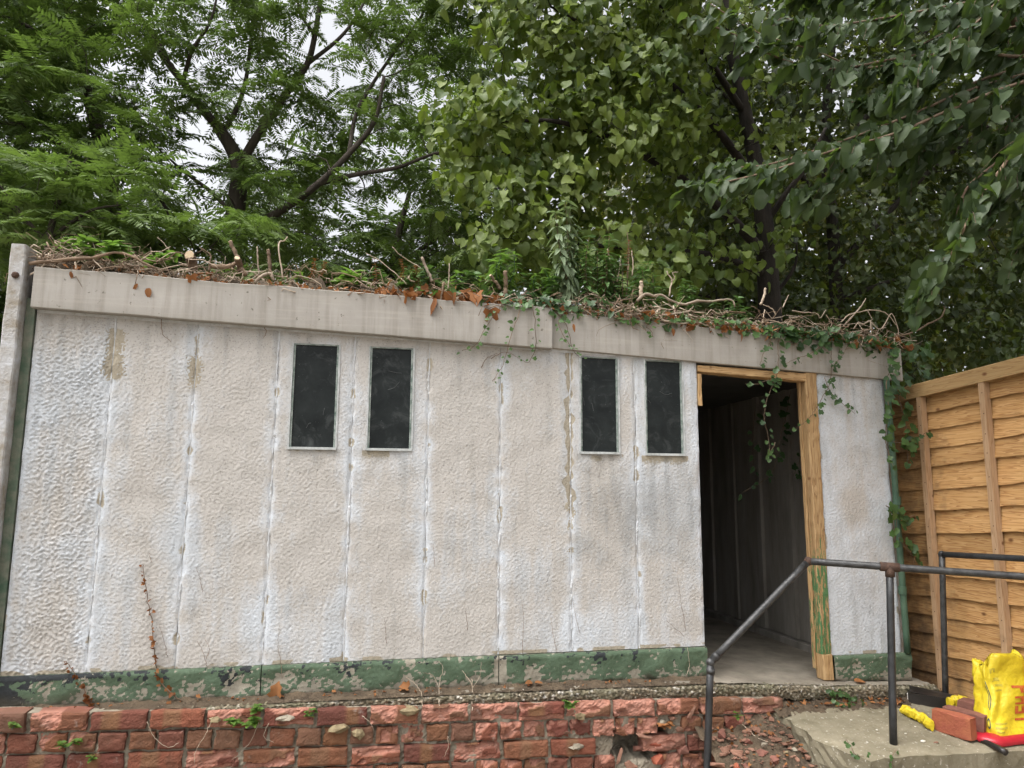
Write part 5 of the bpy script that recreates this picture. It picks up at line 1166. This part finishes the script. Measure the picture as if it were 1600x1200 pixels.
stick('thick cut log stub with a pale sawn face on the roof', [(302, 424, .05), (300, 410, .03), (296, 398, .0)], .026, .024, 'dark_twig', True)
stick('leaning cut branch stub above the thick horizontal limb', [(376, 412, .05), (368, 396, .05), (360, 378, .05)], .012, .010, 'dark_twig', True)
stick('pale sawn stub facing forward beside the leaning stub', [(376, 424, .05), (374, 412, .0), (370, 403, -.04)], .016, .015, 'dark_twig', True)
stick('thick horizontal limb joining the two cut stubs', [(328, 416, .0), (345, 417, -.01), (362, 415, .0), (372, 412, .02), (384, 430, .0)], .014, .011, 'dark_twig')
stick('upright cut stem with a pale top left of the first window', [(424, 432, .05), (421, 408, .05), (419, 390, .05)], .010, .009, 'dark_twig', True)
stick('slim upright dead stem beside the cut stem', [(404, 430, .03), (403, 405, .03), (402, 386, .03)], .005, .004)
stick('thin upright dead stem with a hooked top', [(442, 436, .05), (437, 405, .05), (436, 380, .05), (445, 376, .05), (449, 370, .05)], .0045, .003)
stick('short forked brown shoot by the thick limb', [(326, 424), (328, 410), (330, 400), (322, 392), (312, 387)], .006, .002, 'dark_twig')
stick('low bent branch with a cut end over the fascia', [(398, 442), (410, 430), (424, 428), (427, 438)], .008, .007, 'twig')
stick('pale twig hooked over the fascia above the first window', [(448, 440), (458, 440), (466, 448), (469, 458)], .004, .0025)
stick('long thin pale stem leaning left behind the roof middle', [(636, 444, .1), (615, 425, .1), (590, 405, .1), (572, 396, .1)], .0035, .002)
stick('long thin pale stem leaning left toward the lime leaves', [(672, 428, .1), (650, 414, .1), (630, 402, .1), (613, 386, .1)], .0035, .002)
stick('short thick brown stalk leaning at the roof middle', [(676, 440, .05), (668, 424, .05), (659, 402, .05)], .010, .008, 'twig')
stick('pale upright twig standing among the dry leaves', [(700, 452), (702, 430), (702, 412)], .004, .003)
stick('grey twig hanging down the fascia from the dry leaves', [(694, 440), (690, 462), (687, 472), (683, 484)], .0065, .004, 'dark_twig')
stick('white forked twig hanging over the fascia', [(716, 464), (710, 474), (705, 484), (702, 495)], .0045, .0025)
stick('pale curled twig hooked over the fascia', [(770, 466), (752, 462), (746, 470), (748, 480), (754, 488)], .0048, .003)
stick('orange brown cut stump standing above the fascia join', [(790, 462, .06), (790, 445, .06), (789, 424, .05)], .013, .012, 'dark_twig', True)
stick('second short brown stub leaning left of the orange stump', [(782, 452, .06), (774, 440, .05), (766, 430, .04)], .010, .009, 'dark_twig', True)
stick('tall dead flower stalk standing near the roof middle', [(978, 470, .2), (981, 430, .2), (983, 395, .2), (980, 362, .2)], .005, .002, 'dark_twig')
stick('pale leaning stalk beside the tall dead flower stalk', [(962, 445, .15), (956, 420, .15), (949, 388, .15)], .0045, .003)
stick('thin crossing stalk left of the pale leaning one', [(964, 440, .12), (968, 420, .12), (970, 400, .12)], .0035, .002)
stick('straight pale stalk right of the tall dead flower stalk', [(988, 430, .2), (989, 412, .2), (987, 392, .2)], .005, .0035)
stick('pale antler shaped twig standing above the third window', [(1046, 462, .0), (1048, 446, .0), (1050, 438, .0), (1045, 430, .0), (1042, 424, .0)], .006, .003)
stick('small side prong of the antler shaped twig', [(1048, 440, .0), (1054, 434, .0), (1051, 426, .0), (1060, 425, .0)], .004, .002)
stick('stout cut stem left of the antler shaped twig', [(1001, 464, .0), (1002, 450, .0), (1002, 440, .0)], .012, .012, 'twig', True)
stick('long pale branch lying along the roof to the right', [(1058, 474), (1074, 475), (1090, 470), (1110, 471), (1130, 468), (1144, 469), (1148, 480)], .0085, .005)
stick('thick twisted branch heap over the third window', [(996, 470), (1008, 460), (1022, 462), (1034, 461), (1046, 468), (1066, 476)], .010, .006)
stick('grey branch lying low across the ivy over the fourth window', [(1036, 492), (1056, 490), (1076, 486), (1084, 479)], .007, .004)
stick('lower grey branch lying under the ivy leaves', [(1034, 500), (1060, 505), (1090, 504), (1108, 510)], .006, .004)
stick('pale cut branch standing up before the dark trunk', [(1188, 476, .05), (1193, 466, .05), (1196, 450, .05)], .008, .007)
stick('thin pale forked twig right of the dark trunk', [(1212, 492, .0), (1206, 482, .0), (1192, 476, .0)], .004, .003)
stick('short pale upright twig above the doorway ivy', [(1223, 480, .0), (1228, 470, .0), (1232, 461, .0)], .004, .003)
stick('zigzag pale twig above the door head', [(1238, 485, .0), (1256, 488, .0), (1276, 490, .0), (1282, 497, .0), (1290, 484, .0)], .0035, .002)
stick('leaning pale twig in the knot over the doorway', [(1318, 510, .0), (1335, 490, .0), (1346, 478, .0), (1353, 466, .0)], .006, .003)
stick('arched pale twig of the knot at the right end', [(1314, 503, .0), (1326, 492, .0), (1345, 487, .0), (1368, 484, .0), (1388, 492, .0), (1400, 508, .0)], .0042, .0025)
stick('thin bowed stem at the right end of the roof', [(1378, 514, .0), (1388, 496, .0), (1394, 490, .0), (1402, 510, .0), (1406, 540, .0)], .0035, .002)
stick('brown branch curving up beyond the right roof corner', [(1390, 530, .0), (1432, 517, .0), (1450, 506, .0), (1468, 498, .0), (1476, 484, .0), (1475, 478, .0)], .007, .003, 'dark_twig')

def curled(pos, s, seed):
    r = RS(seed); return pos, unit(np.array([r.randn(), -.6, r.randn()*.6-.3])), r.randn(3)+[0, -.6, .4], s
# dry brown leaves: loose litter as one mass, the larger ones leaf by leaf
DL = empty('dry_leaves', (.9, 0, 2.6), 'drift of rust brown dead leaves caught along the roof edge', 'leaf litter', kind='stuff')
f = Foliage(DL, 'dry_leaf', [MAPLE, OVAL, LANCE, half_leaf([(.2, .0), (.42, .2), (.36, .5), (.2, .75)], 1.2, .9)], 'dry_leaf', 'leaf_drift', 260); rs = RS(611)
def drift(n, px0, px1, dy0, dy1, s0, s1, y0=-.05, y1=.10):
    for _ in range(n):
        px = rs.uniform(px0, px1); p = at(px, 600, Y=-.03); u = p[0]; yv_ = rs.uniform(y0, y1)
        q = np.array([u, yv_, zf(u)+rs.uniform(dy0, dy1)]); d = rs.randn(3)*[1, .5, .6]+[0, -.3, -.2]
        f.put(q, d, rs.randn(3)*.7+[0, -.7, .5], rs.uniform(s0, s1), np.clip(rs.uniform(.1, 1), 0, 1), rs=rs)
drift(150, 590, 775, -.03, .06, .03, .08); drift(16, 730, 780, -.03, .06, .06, .10); drift(110, 60, 460, -.005, .035, .02, .05); drift(46, 780, 1000, -.01, .04, .03, .055); drift(110, 1000, 1240, -.015, .06, .025, .06); drift(60, 1240, 1420, -.005, .06, .03, .055)
drift(18, 300, 345, -.01, .05, .03, .05); drift(14, 1300, 1345, .0, .05, .035, .06); drift(10, 1400, 1430, .0, .03, .04, .06); drift(80, 450, 640, -.005, .03, .02, .045); drift(80, 780, 1240, -.005, .04, .02, .05)
for px, py, s in [(215, 443, .05), (232, 450, .055), (298, 430, .06), (636, 458, .09), (680, 466, .11), (765, 484, .10), (708, 458, .09), (896, 506, .05), (1158, 520, .06), (1050, 513, .05), (110, 424, .05)]:
    f.put(at(px, py, Y=-.065), np.array([rs.randn()*.4, -.1, -1.0]), np.array([rs.randn()*.5, -1, .3]), s, rs.uniform(.2, .9), rs=rs)
SLT = empty('slope_litter', (2.2, -.4, .3), 'scattered brown dead leaves over the rubble slope and landing edge', 'leaf litter', kind='stuff')
f = Foliage(SLT, 'dry_leaf', [MAPLE, OVAL, LANCE], 'dry_leaf', 'leaf_scatter', 120); rs = RS(615)
for _ in range(90):
    x, y = rs.uniform(1.86, 2.45), rs.uniform(-.7, -.15); f.put(np.array([x, y, zsoil(x, y)+.008]), rs.randn(3)*[1, 1, .15], rs.randn(3)*.35+[0, -.2, 1], rs.uniform(.018, .04), rs.uniform(.0, .9), rs=rs)
for _ in range(70):
    x, y = rs.uniform(2.3, 3.3), rs.uniform(-.20, -.12); f.put(np.array([x, y, float(zland(x, y))+.022]), rs.randn(3)*[1, 1, .15], rs.randn(3)*.35+[0, -.2, 1], rs.uniform(.015, .038), rs.uniform(.0, .8), rs=rs)
for _ in range(60):
    x, y = rs.uniform(-1.55, 1.9), rs.uniform(-.09, -.04); f.put(np.array([x, y, float(zslab(x))+.010]), rs.randn(3)*[1, .5, .15], rs.randn(3)*.35+[0, -.4, 1], rs.uniform(.010, .022), rs.uniform(.0, .7), rs=rs)
# single leaves lying on the slab and plinth
for k, (px, py, s, Y, m, lb) in enumerate([(432, 1078, .075, -.05, MAPLE, 'large tan dead leaf propped on the slab against the green plinth'), (630, 1072, .055, -.05, MAPLE, 'orange dead leaf on the slab below the second window'), (308, 1088, .03, -.05, IVY, 'small orange dead leaf on the slab left of the tan leaf'), (262, 1098, .028, -.06, IVY, 'tiny yellowish dead leaf near the creeper foot'), (826, 1066, .05, -.05, OVAL, 'dark curled dead leaf on the slab under the blank panels'), (842, 1066, .045, -.06, OVAL, 'brown curled dead leaf beside the dark curled one'), (520, 1080, .025, -.05, IVY, 'tiny dead leaf between the two larger slab leaves'), (1345, 1070, .075, -.07, OVAL, 'long reddish brown dead leaf on the slab right of the doorway')]):
    V, F = m; r = RS(630+k); p = at(px, py, Y=Y); t = unit(np.array([r.randn()*.8 if k != 7 else 1, -.15, .5 if k < 2 else .05]))[None]; n_ = unit(np.array([r.randn()*.3, -.8 if k < 2 else -.3, .7]))[None]
    Rm = frames(t, n_)[0]; W = (V-[0, .5, 0])@Rm.T*s+p
    o = add('dead_leaf', W, F, M['dry_leaf'], None, False, {'tint': np.full(len(V), .35+.5*r.rand())}); tag(o, lb, 'leaf', 'dead leaves on the slab')
    zmin = float(zslab(p[0])); o.location[2] = max(o.location[2], zmin+.001)

# ------------------------------------------------------------------ ivy
def ivy(label, strands, seed, s0, s1, gap=.045, tint=(.2, .9), mat='ivy_leaf', stemr=.0022, out=.02, both=True):
    P0 = [np.array([at(p[0], p[1], Y=p[2] if len(p) > 2 else -.075) for p in st]) for st in strands]
    e = empty('ivy', P0[0][0], label, 'ivy', 'ivy on the garage'); f = Foliage(e, 'ivy_leaf', [IVY, IVY, OVAL], 'leaf', 'leaf_mass'); r = RS(seed)
    for P in P0:
        n = max(8, int(np.sum(np.linalg.norm(np.diff(P, axis=0), axis=1))/.02)); C = curve(P, n)+r.randn(n, 3)*.002
        MB().tube(C, np.linspace(stemr, stemr*.6, n), 5).build('stem', M['dark_twig'], e, True)
        L = 0.0; nxt = r.uniform(0, gap)
        for k in range(1, n):
            L += np.linalg.norm(C[k]-C[k-1])
            while L > nxt:
                nxt += gap*r.uniform(.6, 1.5); s = r.choice([-1, 1]); tip = np.array([s*r.uniform(.3, 1), -.15, -.6+.5*r.randn()])
                sc = r.uniform(s0, s1)*(1-.45*k/n)
                f.put(C[k]+np.array([s*.012, -out*r.rand(), .006*r.randn()]), tip, np.array([.35*r.randn(), -1, .55+.3*r.randn()]), sc, np.clip(r.uniform(*tint), 0, 1), rs=r)
    return e, f, r
ivy('thin trailing ivy strands hanging over the fascia join', [[(788, 462, -.03), (782, 478, -.07), (760, 510, -.08), (742, 540, -.07), (720, 548, -.03)], [(812, 465, -.03), (812, 485, -.075), (800, 520, -.08), (792, 548, -.06), (785, 572, -.03), (770, 595, -.03)], [(826, 462, -.03), (832, 480, -.075), (836, 510, -.08), (836, 545, -.06), (826, 566, -.03), (815, 562, -.03)], [(866, 486, -.03), (884, 505, -.06), (890, 525, -.06), (896, 548, -.045), (908, 560, -.03)], [(880, 490, -.03), (872, 505, -.05), (884, 530, -.06), (896, 545, -.05)]], 641, .022, .045, .03, (.5, 1.0))
e, f, r = ivy('dense ivy spilling over the roof edge and trailing across the doorway', [[(1208, 512, -.04), (1204, 530, -.06), (1192, 555, -.06), (1187, 570, -.06)], [(1215, 512, -.04), (1216, 545, -.06), (1216, 570, -.06), (1212, 590, -.05), (1200, 620, -.05), (1194, 650, -.05), (1200, 680, -.04), (1203, 708, -.04)], [(1296, 520, -.04), (1274, 548, -.06), (1240, 562, -.06), (1222, 572, -.06)], [(1296, 530, -.04), (1299, 552, -.06), (1298, 590, -.05), (1290, 612, -.05), (1272, 642, -.04), (1262, 656, -.04), (1243, 670, -.04)], [(1288, 590, -.05), (1302, 618, -.04), (1318, 632, -.04), (1336, 646, -.04)], [(1216, 590, -.05), (1180, 600, -.04), (1164, 600, -.04)], [(1212, 690, -.03), (1200, 712, .0), (1202, 715, .0)], [(1232, 540, -.05), (1260, 530, -.06), (1300, 512, -.05), (1344, 525, -.05), (1380, 530, -.04)], [(1330, 520, -.04), (1322, 545, -.06), (1300, 575, -.05)]], 642, .032, .062, .030, (.1, .75))
def carpet(f, r, n, px0, px1, up0, up1, s0, s1, tint, y0=-.06, y1=.10):
    px = r.uniform(px0, px1, n); u = np.array([at(x, 560, Y=-.04)[0] for x in px]); P = np.stack([u, r.uniform(y0, y1, n), zf(u)+r.uniform(up0, up1, n)], 1)
    f.put(P, r.randn(n, 3)*.6+[0, -.4, -.5], r.randn(n, 3)*.4+[0, -.7, .7], r.uniform(s0, s1, n), np.clip(r.uniform(tint[0], tint[1], n), 0, 1), rs=r)
carpet(f, r, 300, 1195, 1400, -.05, .06, .030, .070, (.0, .7)); carpet(f, r, 26, 1210, 1330, .02, .07, .08, .12, (.0, .25))
e, f, r = ivy('low ivy creeping along the roof above the third and fourth windows', [[(960, 500, -.03), (1020, 500, -.04), (1080, 502, -.05), (1150, 508, -.05), (1190, 512, -.04)], [(1010, 510, -.05), (1018, 518, -.05), (1020, 526, -.05)]], 643, .03, .05, .03, (.4, 1.0))
carpet(f, r, 260, 955, 1210, -.03, .075, .028, .062, (.25, 1.0))
e, f, r = ivy('dark ivy clump on the roof around the orange cut stump', [[(770, 468, -.02), (800, 462, -.03), (830, 462, -.04), (860, 480, -.03)]], 644, .03, .05, .03, (.0, .5)); carpet(f, r, 170, 750, 960, -.02, .085, .035, .07, (.0, .75)); carpet(f, r, 30, 640, 760, .02, .07, .03, .06, (.3, .8))
e, f, r = ivy('ivy climbing the green downpipe beside the fence', [[(1384, 590, -.08), (1388, 640, -.09), (1384, 690, -.09), (1396, 730, -.09)], [(1400, 600, -.04), (1412, 650, -.04), (1420, 690, -.04), (1416, 730, -.05)], [(1396, 690, -.07), (1425, 692, -.06), (1448, 676, -.09)], [(1390, 800, -.08), (1412, 812, -.06), (1430, 804, -.05)], [(1404, 840, -.06), (1420, 862, -.05), (1430, 880, -.05)], [(1400, 540, -.02), (1392, 570, -.06), (1386, 596, -.08)], [(1384, 790, -.08), (1400, 800, -.07), (1398, 850, -.07)]], 645, .055, .085, .022, (.1, .75), stemr=.003, out=.04)
n = 40; px = r.uniform(1385, 1450, n); P = np.array([at(x, y, Y=r.uniform(-.02, .15)) for x, y in zip(px, r.uniform(520, 610, n))]); f.put(P, r.randn(n, 3)*.5+[0, -.2, -.6], r.randn(n, 3)*.4+[0, -.7, .6], r.uniform(.04, .08, n), r.uniform(0, .6, n), rs=r)
# ivy inside, on the far wall of the dark room
e, f, r = ivy('dark ivy trailing inside the doorway from the ceiling', [[(1235, 610, .5), (1228, 650, .5), (1215, 700, .5), (1206, 740, .5), (1160, 770, .5)], [(1262, 640, .5), (1255, 700, .5), (1240, 745, .5)], [(1180, 640, .6), (1176, 690, .6), (1178, 738, .6)]], 646, .05, .09, .06, (.0, .3))
# ivy tuft on the slab edge and small plants in the wall
e, f, r = ivy('small ivy tuft growing over the slab edge right of the doorway', [[(1285, 1076, -.13), (1300, 1090, -.15), (1330, 1100, -.16), (1355, 1098, -.16)], [(1300, 1078, -.12), (1320, 1084, -.14), (1340, 1092, -.15)]], 647, .03, .05, .012, (.2, .7))
ivy('ivy sprig growing from the landing edge', [[(1322, 1155, -.66), (1328, 1165, -.70), (1338, 1180, -.72), (1350, 1182, -.72)]], 648, .02, .035, .012, (.2, .7)); ivy('tiny ivy sprig in the joint where brick wall meets landing', [[(1208, 1128, -.2), (1214, 1136, -.22), (1220, 1142, -.24)]], 649, .018, .03, .010, (.1, .5)); ivy('little yellowish sprig on the landing front below the rail post', [[(1400, 1172, -.70), (1394, 1184, -.71), (1396, 1198, -.71)]], 650, .018, .03, .012, (.5, 1.0))

# ------------------------------------------------------------------ weeds
def weed(label, px, py, Y, h, mat, temp, s0, s1, seed, nodes=9, lean=(0, 0), per=2, droop=.3, stems=1, name='weed', tint=(.2, .9), grp='weeds on the roof', width=.10):
    b = at(px, py, Y=Y); e = empty(name, b, label, 'plant', grp); f = Foliage(e, mat, [temp], 'leaf', 'leaf_mass'); r = RS(seed)
    for s in range(stems):
        o = np.array([r.uniform(-1, 1)*width*(stems > 1), r.uniform(-.5, .5)*width*(stems > 1), 0]); hh = h*r.uniform(.7, 1.0) if s else h
        t = b+o+np.array([lean[0]+r.randn()*.03*(stems > 1), lean[1], hh]); C = curve([b+o*.4, (b+o+t)/2+r.randn(3)*.012, t], 14)
        MB().tube(C, np.linspace(.0038, .0016, 14)*(1 if h > .2 else .6), 5).build('stem', M['dark_twig'] if mat != 'bright_leaf' else M['green_pipe'], e, True)
        for k in range(nodes):
            p = C[min(13, int(3+10.9*k/max(nodes-1, 1)))]; a0 = k*1.57+r.uniform(-.4, .4)
            for q in range(per):
                a = a0+q*2*math.pi/per; tip = np.array([math.cos(a), math.sin(a), r.uniform(.1, .5)-droop*(1.2-k/nodes)])
                f.put(p, tip, np.array([0, -.2, 1])+r.randn(3)*.25, r.uniform(s0, s1)*(1-.35*k/nodes), np.clip(r.uniform(*tint), 0, 1), rs=r)
weed('tall grey green weed with drooping leaves above the third window', 906, 488, .10, .70, 'grey_leaf', LANCE, .08, .14, 651, 18, (-.03, 0), 3, 1.5, 3, width=.12)
weed('grey green drooping weed left of the tall dead stalk', 890, 480, .08, .40, 'grey_leaf', LANCE, .07, .12, 652, 12, (-.02, 0), 3, 1.0, 3, width=.10)
weed('leafy nettle like weed between the grey weed and dead stalk', 935, 486, .12, .40, 'ivy_leaf', LANCE, .06, .10, 653, 13, (.02, 0), 3, .6, 6, tint=(.6, 1.0), width=.12)
weed('upright light green weed above the cut stump', 783, 455, .12, .26, 'bright_leaf', LANCE, .07, .11, 654, 8, (.02, 0), 3, .7, 4, tint=(.0, .5), width=.12)
weed('light green low weed left of the cut stump', 740, 462, .10, .14, 'bright_leaf', LANCE, .06, .09, 655, 6, (0, 0), 3, .5, 5, tint=(.0, .5), width=.16)
weed('bright green young weed behind the left twig heap', 185, 412, .12, .08, 'bright_leaf', OVAL, .06, .10, 656, 5, (.02, 0), 3, .2, 7, tint=(.3, 1.0), width=.28)
weed('bright green sprout left of the long arching branch', 120, 400, .12, .09, 'bright_leaf', OVAL, .06, .09, 657, 4, (0, 0), 3, .2, 2, tint=(.3, 1.0), width=.05)
weed('bright green broad leaves at the end of the arching branch', 232, 418, .06, .07, 'bright_leaf', OVAL, .06, .09, 658, 4, (0, 0), 3, .2, 2, tint=(.3, 1.0), width=.06)
weed('bright green seedling above the second window', 552, 452, .08, .10, 'bright_leaf', OVAL, .09, .13, 659, 5, (0, 0), 3, .15, 3, tint=(.3, 1.0), width=.10)
weed('small pale seedling above the first window', 466, 440, .03, .05, 'bright_leaf', OVAL, .04, .06, 660, 3, (0, 0), 3, .2, 1, tint=(.3, .8))
weed('mixed low green weed behind the dry leaf drift', 615, 452, .14, .12, 'ivy_leaf', OVAL, .05, .08, 661, 5, (0, 0), 3, .2, 5, tint=(.6, 1.0), width=.2)
weed('fresh green weed clump behind the antler shaped twig', 1045, 486, .18, .20, 'ivy_leaf', LANCE, .05, .09, 668, 9, (.0, 0), 3, .4, 7, tint=(.6, 1.0), width=.26)
weed('low green weed clump right of the long pale branch', 1140, 500, .18, .14, 'ivy_leaf', OVAL, .05, .08, 669, 6, (.0, 0), 3, .4, 6, tint=(.3, .9), width=.24)
weed('nettle clump left of the grey weed', 865, 480, .16, .22, 'bright_leaf', LANCE, .05, .09, 667, 9, (.0, 0), 3, .6, 5, tint=(.0, .5), width=.16)
weed('tall leafy weed in front of the lime leaves at the roof middle', 925, 482, .22, .50, 'ivy_leaf', LANCE, .07, .12, 666, 12, (.04, 0), 3, .5, 4, tint=(.6, 1.0), width=.16)
weed('leafy weed standing right of the tall dead stalk', 1010, 480, .2, .28, 'ivy_leaf', LANCE, .07, .11, 662, 8, (.03, 0), 3, .3, 3, tint=(.6, 1.0), width=.10)
weed('soft green weed filling the gap behind the dry leaf drift', 690, 456, .16, .13, 'ivy_leaf', OVAL, .05, .08, 663, 6, (0, 0), 3, .3, 6, tint=(.7, 1.0), width=.22)
weed('bushy green weed between stump and grey weed', 842, 474, .14, .16, 'ivy_leaf', OVAL, .05, .09, 664, 7, (0, 0), 3, .3, 6, tint=(.3, .9), width=.20)
weed('fine leaved green weed right of the grey weed', 968, 486, .16, .34, 'ivy_leaf', LANCE, .05, .09, 665, 10, (.0, 0), 3, .3, 6, tint=(.6, 1.0), width=.20)
for k, (px, py, h, lb) in enumerate([(655, 450, .13, 'brown withered weed stalk near the roof middle'), (586, 448, .16, 'withered dock stalk left of the dry leaf drift'), (625, 446, .15, 'withered dock stalk with clustered brown seeds'), (640, 452, .12, 'short withered stalk behind the dry leaf drift'), (980, 440, .26, 'tall withered dock stalk with brown seed heads'), (482, 442, .14, 'spindly withered stalk above the first window'), (496, 436, .10, 'short withered stalk right of the spindly one'), (940, 480, .35, 'thin withered stalk beside the nettle like weed')]):
    weed(lb, px, py, .12, h, 'dry_leaf', LANCE, .018, .034, 670+k, 14, (.01*(k-2), 0), 3, .3, 1, 'withered_weed', (.0, .5), 'withered weeds on the roof')
for k, (px, py, s, nd, Y, lb) in enumerate([(383, 1132, .035, 7, -.17, 'bright green seedling sprouting from the bricks below the first window'), (401, 1112, .03, 4, -.15, 'upper green seedling leaning on the slab edge'), (491, 1118, .018, 5, -.165, 'tiny yellow green tuft on the top brick course'), (885, 1104, .020, 14, -.175, 'round bright green cushion plant on the top brick course'), (1150, 1122, .025, 3, -.2, 'single bright leaf sprout on the bricks right of the rail post'), (105, 1168, .025, 5, -.17, 'straggly green sprout low on the left bricks'), (18, 1140, .025, 4, -.17, 'green sprout at the left end of the brick wall'), (140, 1190, .02, 4, -.17, 'small green sprout at the bottom of the left bricks'), (1043, 1140, .022, 10, -.16, 'yellowed dry tuft beside the hole in the brick wall')]):
    weed(lb, px, py, Y, .03, 'bright_leaf' if k != 8 else 'dry_leaf', OVAL, s, s*1.6, 690+k, nd, (0, -.01), 3, .2, 2 if nd > 4 else 1, 'seedling', (.2, .9) if k != 8 else (.8, 1.0), 'seedlings in the brick wall', .02)

# ------------------------------------------------------------------ dead creepers on the wall and weeds on the slab
def creeper(label, pts, r0, mat='dark_twig', leaves=0, seed=1, Y=-.024, ls=.02, name='dead_creeper'):
    P = [at(p[0], p[1], Y=p[2] if len(p) > 2 else Y) for p in pts]; n = max(10, len(pts)*5); C = curve(P, n); r = RS(seed)
    e = empty(name, C[0], label, 'creeper', 'dead creepers on the wall'); MB().tube(C+r.randn(n, 3)*.0015, np.linspace(r0, r0*.5, n), 5).build('stem', M[mat], e, True)
    if leaves:
        f = Foliage(e, 'dry_leaf', [MAPLE, OVAL], 'dry_leaf', 'leaf_mass')
        for k in range(leaves):
            t = (k+.5)/leaves; i = int(t*(n-1)); f.put(C[i]+r.randn(3)*[.006, .003, .005]-[0, .006, 0], r.randn(3)+[0, -.4, -.5], r.randn(3)*.6+[0, -1, 0], ls*r.uniform(.6, 1.5)*(1.25-.7*t), r.uniform(0, .5), rs=r)
creeper('long dead creeper with shrivelled brown leaves on the left panels', [(285, 1096, -.05), (262, 1078, -.04), (248, 1060), (243, 1030), (240, 1000), (237, 970), (231, 940), (227, 910), (223, 882)], .0030, leaves=34, seed=701, ls=.026)
creeper('short dead creeper with curled leaves at the lower left', [(143, 1102, -.055), (138, 1088, -.045), (125, 1066), (112, 1046), (103, 1032)], .0028, leaves=18, seed=702, ls=.026)
thin = [([(323, 1042), (318, 1020), (308, 1002)], 'thin forked dead stem low on the third panel'), ([(322, 1030), (327, 1014), (321, 1000)], 'right fork of the thin dead stem on the third panel'), ([(316, 925), (313, 905), (306, 886)], 'short dead twig clinging high on the third panel'), ([(441, 1060, -.04), (438, 1030), (434, 1005), (437, 975)], 'wiry dead stem rising from the plinth on the fourth panel'), ([(262, 1025), (256, 1000), (249, 975)], 'faint dead stem right of the long creeper'),
        ([(236, 878), (233, 864)], 'short dead tip above the long creeper'), ([(731, 985), (728, 960), (727, 950)], 'short black dead stem on the sixth panel'), ([(816, 1020), (818, 980), (817, 945)], 'upright dead stem low on the seventh panel'), ([(870, 1015), (864, 990), (861, 965)], 'slanted dead stem low on the seventh panel'), ([(906, 990), (900, 965), (896, 940)], 'dead stem beside the joint under the third window'),
        ([(680, 885), (678, 865), (676, 850)], 'small dark dead stem halfway up the sixth panel'), ([(1072, 985), (1066, 950), (1058, 900)], 'hairline dead stem low on the panel beside the doorway'), ([(1070, 995), (1055, 982), (1042, 970)], 'hairline dead stem crossing low beside the doorway'), ([(604, 1005), (602, 980), (601, 965)], 'pale hairline stem low on the fifth panel'), ([(768, 560, -.02), (790, 550, -.025), (812, 560, -.02)], 'arched dead root below the fascia join'), ([(752, 575, -.02), (760, 560, -.022), (776, 552, -.022)], 'left foot of the arched dead root'), ([(252, 498, -.02), (254, 522, -.02), (268, 534, -.02)], 'hooked dead root hanging below the left fascia'), ([(410, 505, -.02), (416, 518, -.02), (412, 528, -.02)], 'short root hairs below the fascia near the first window')]
for k, (p, lb) in enumerate(thin): creeper(lb, p, .0013 if k < 14 else .0022, seed=720+k)
for k, (p, lb) in enumerate([([(660, 1104, -.14), (659, 1085, -.10), (650, 1070, -.08), (634, 1058, -.07)], 'pale dry grass stem bending left on the slab edge'), ([(686, 1108, -.15), (686, 1085, -.10), (688, 1060, -.07), (692, 1045, -.05), (686, 1032, -.04)], 'tall branching dry weed stem on the slab edge'), ([(686, 1075, -.09), (676, 1056, -.06), (660, 1050, -.05)], 'side shoot of the tall branching dry weed'), ([(738, 1110, -.15), (738, 1085, -.10), (737, 1060, -.07)], 'stout brown dry stem on the slab edge'), ([(738, 1075, -.09), (750, 1056, -.06), (752, 1035, -.05)], 'right shoot of the stout brown dry stem'), ([(738, 1070, -.09), (728, 1055, -.07), (722, 1048, -.06)], 'left shoot of the stout brown dry stem'),
        ([(1073, 1055, -.04), (1077, 1040, -.04), (1074, 1010, -.04)], 'thin pale stem on the plinth beside the doorway'),
        ([(408, 1122, -.17), (400, 1140, -.17), (392, 1158, -.17), (380, 1172, -.17), (362, 1188, -.17)], 'pale root hanging down the bricks under the green seedling'), ([(330, 1128, -.17), (320, 1150, -.17), (306, 1172, -.17), (304, 1195, -.17)], 'pale root trailing over the left bricks'), ([(420, 1130, -.17), (412, 1150, -.17), (428, 1160, -.17)], 'short pale root loop under the green seedling'), ([(700, 1150, -.17), (700, 1168, -.17), (694, 1182, -.17)], 'small pale root on the middle bricks'), ([(566, 1118, -.17), (580, 1132, -.17), (584, 1142, -.17)], 'curled pale root near the flint'), ([(230, 1128, -.17), (240, 1150, -.17), (262, 1168, -.17), (280, 1160, -.17)], 'brown root crossing the left bricks'), ([(1160, 1132, -.2), (1180, 1150, -.3), (1200, 1160, -.4)], 'pale grass straw lying on the rubble slope'), ([(1365, 1108, -.16), (1380, 1106, -.2), (1392, 1104, -.22)], 'thin pale stick lying behind the rail post')]):
    creeper(lb, p, .0026 if k in (3,) else .0018, 'twig', seed=760+k, name='dry_stem')

finish_foliage()
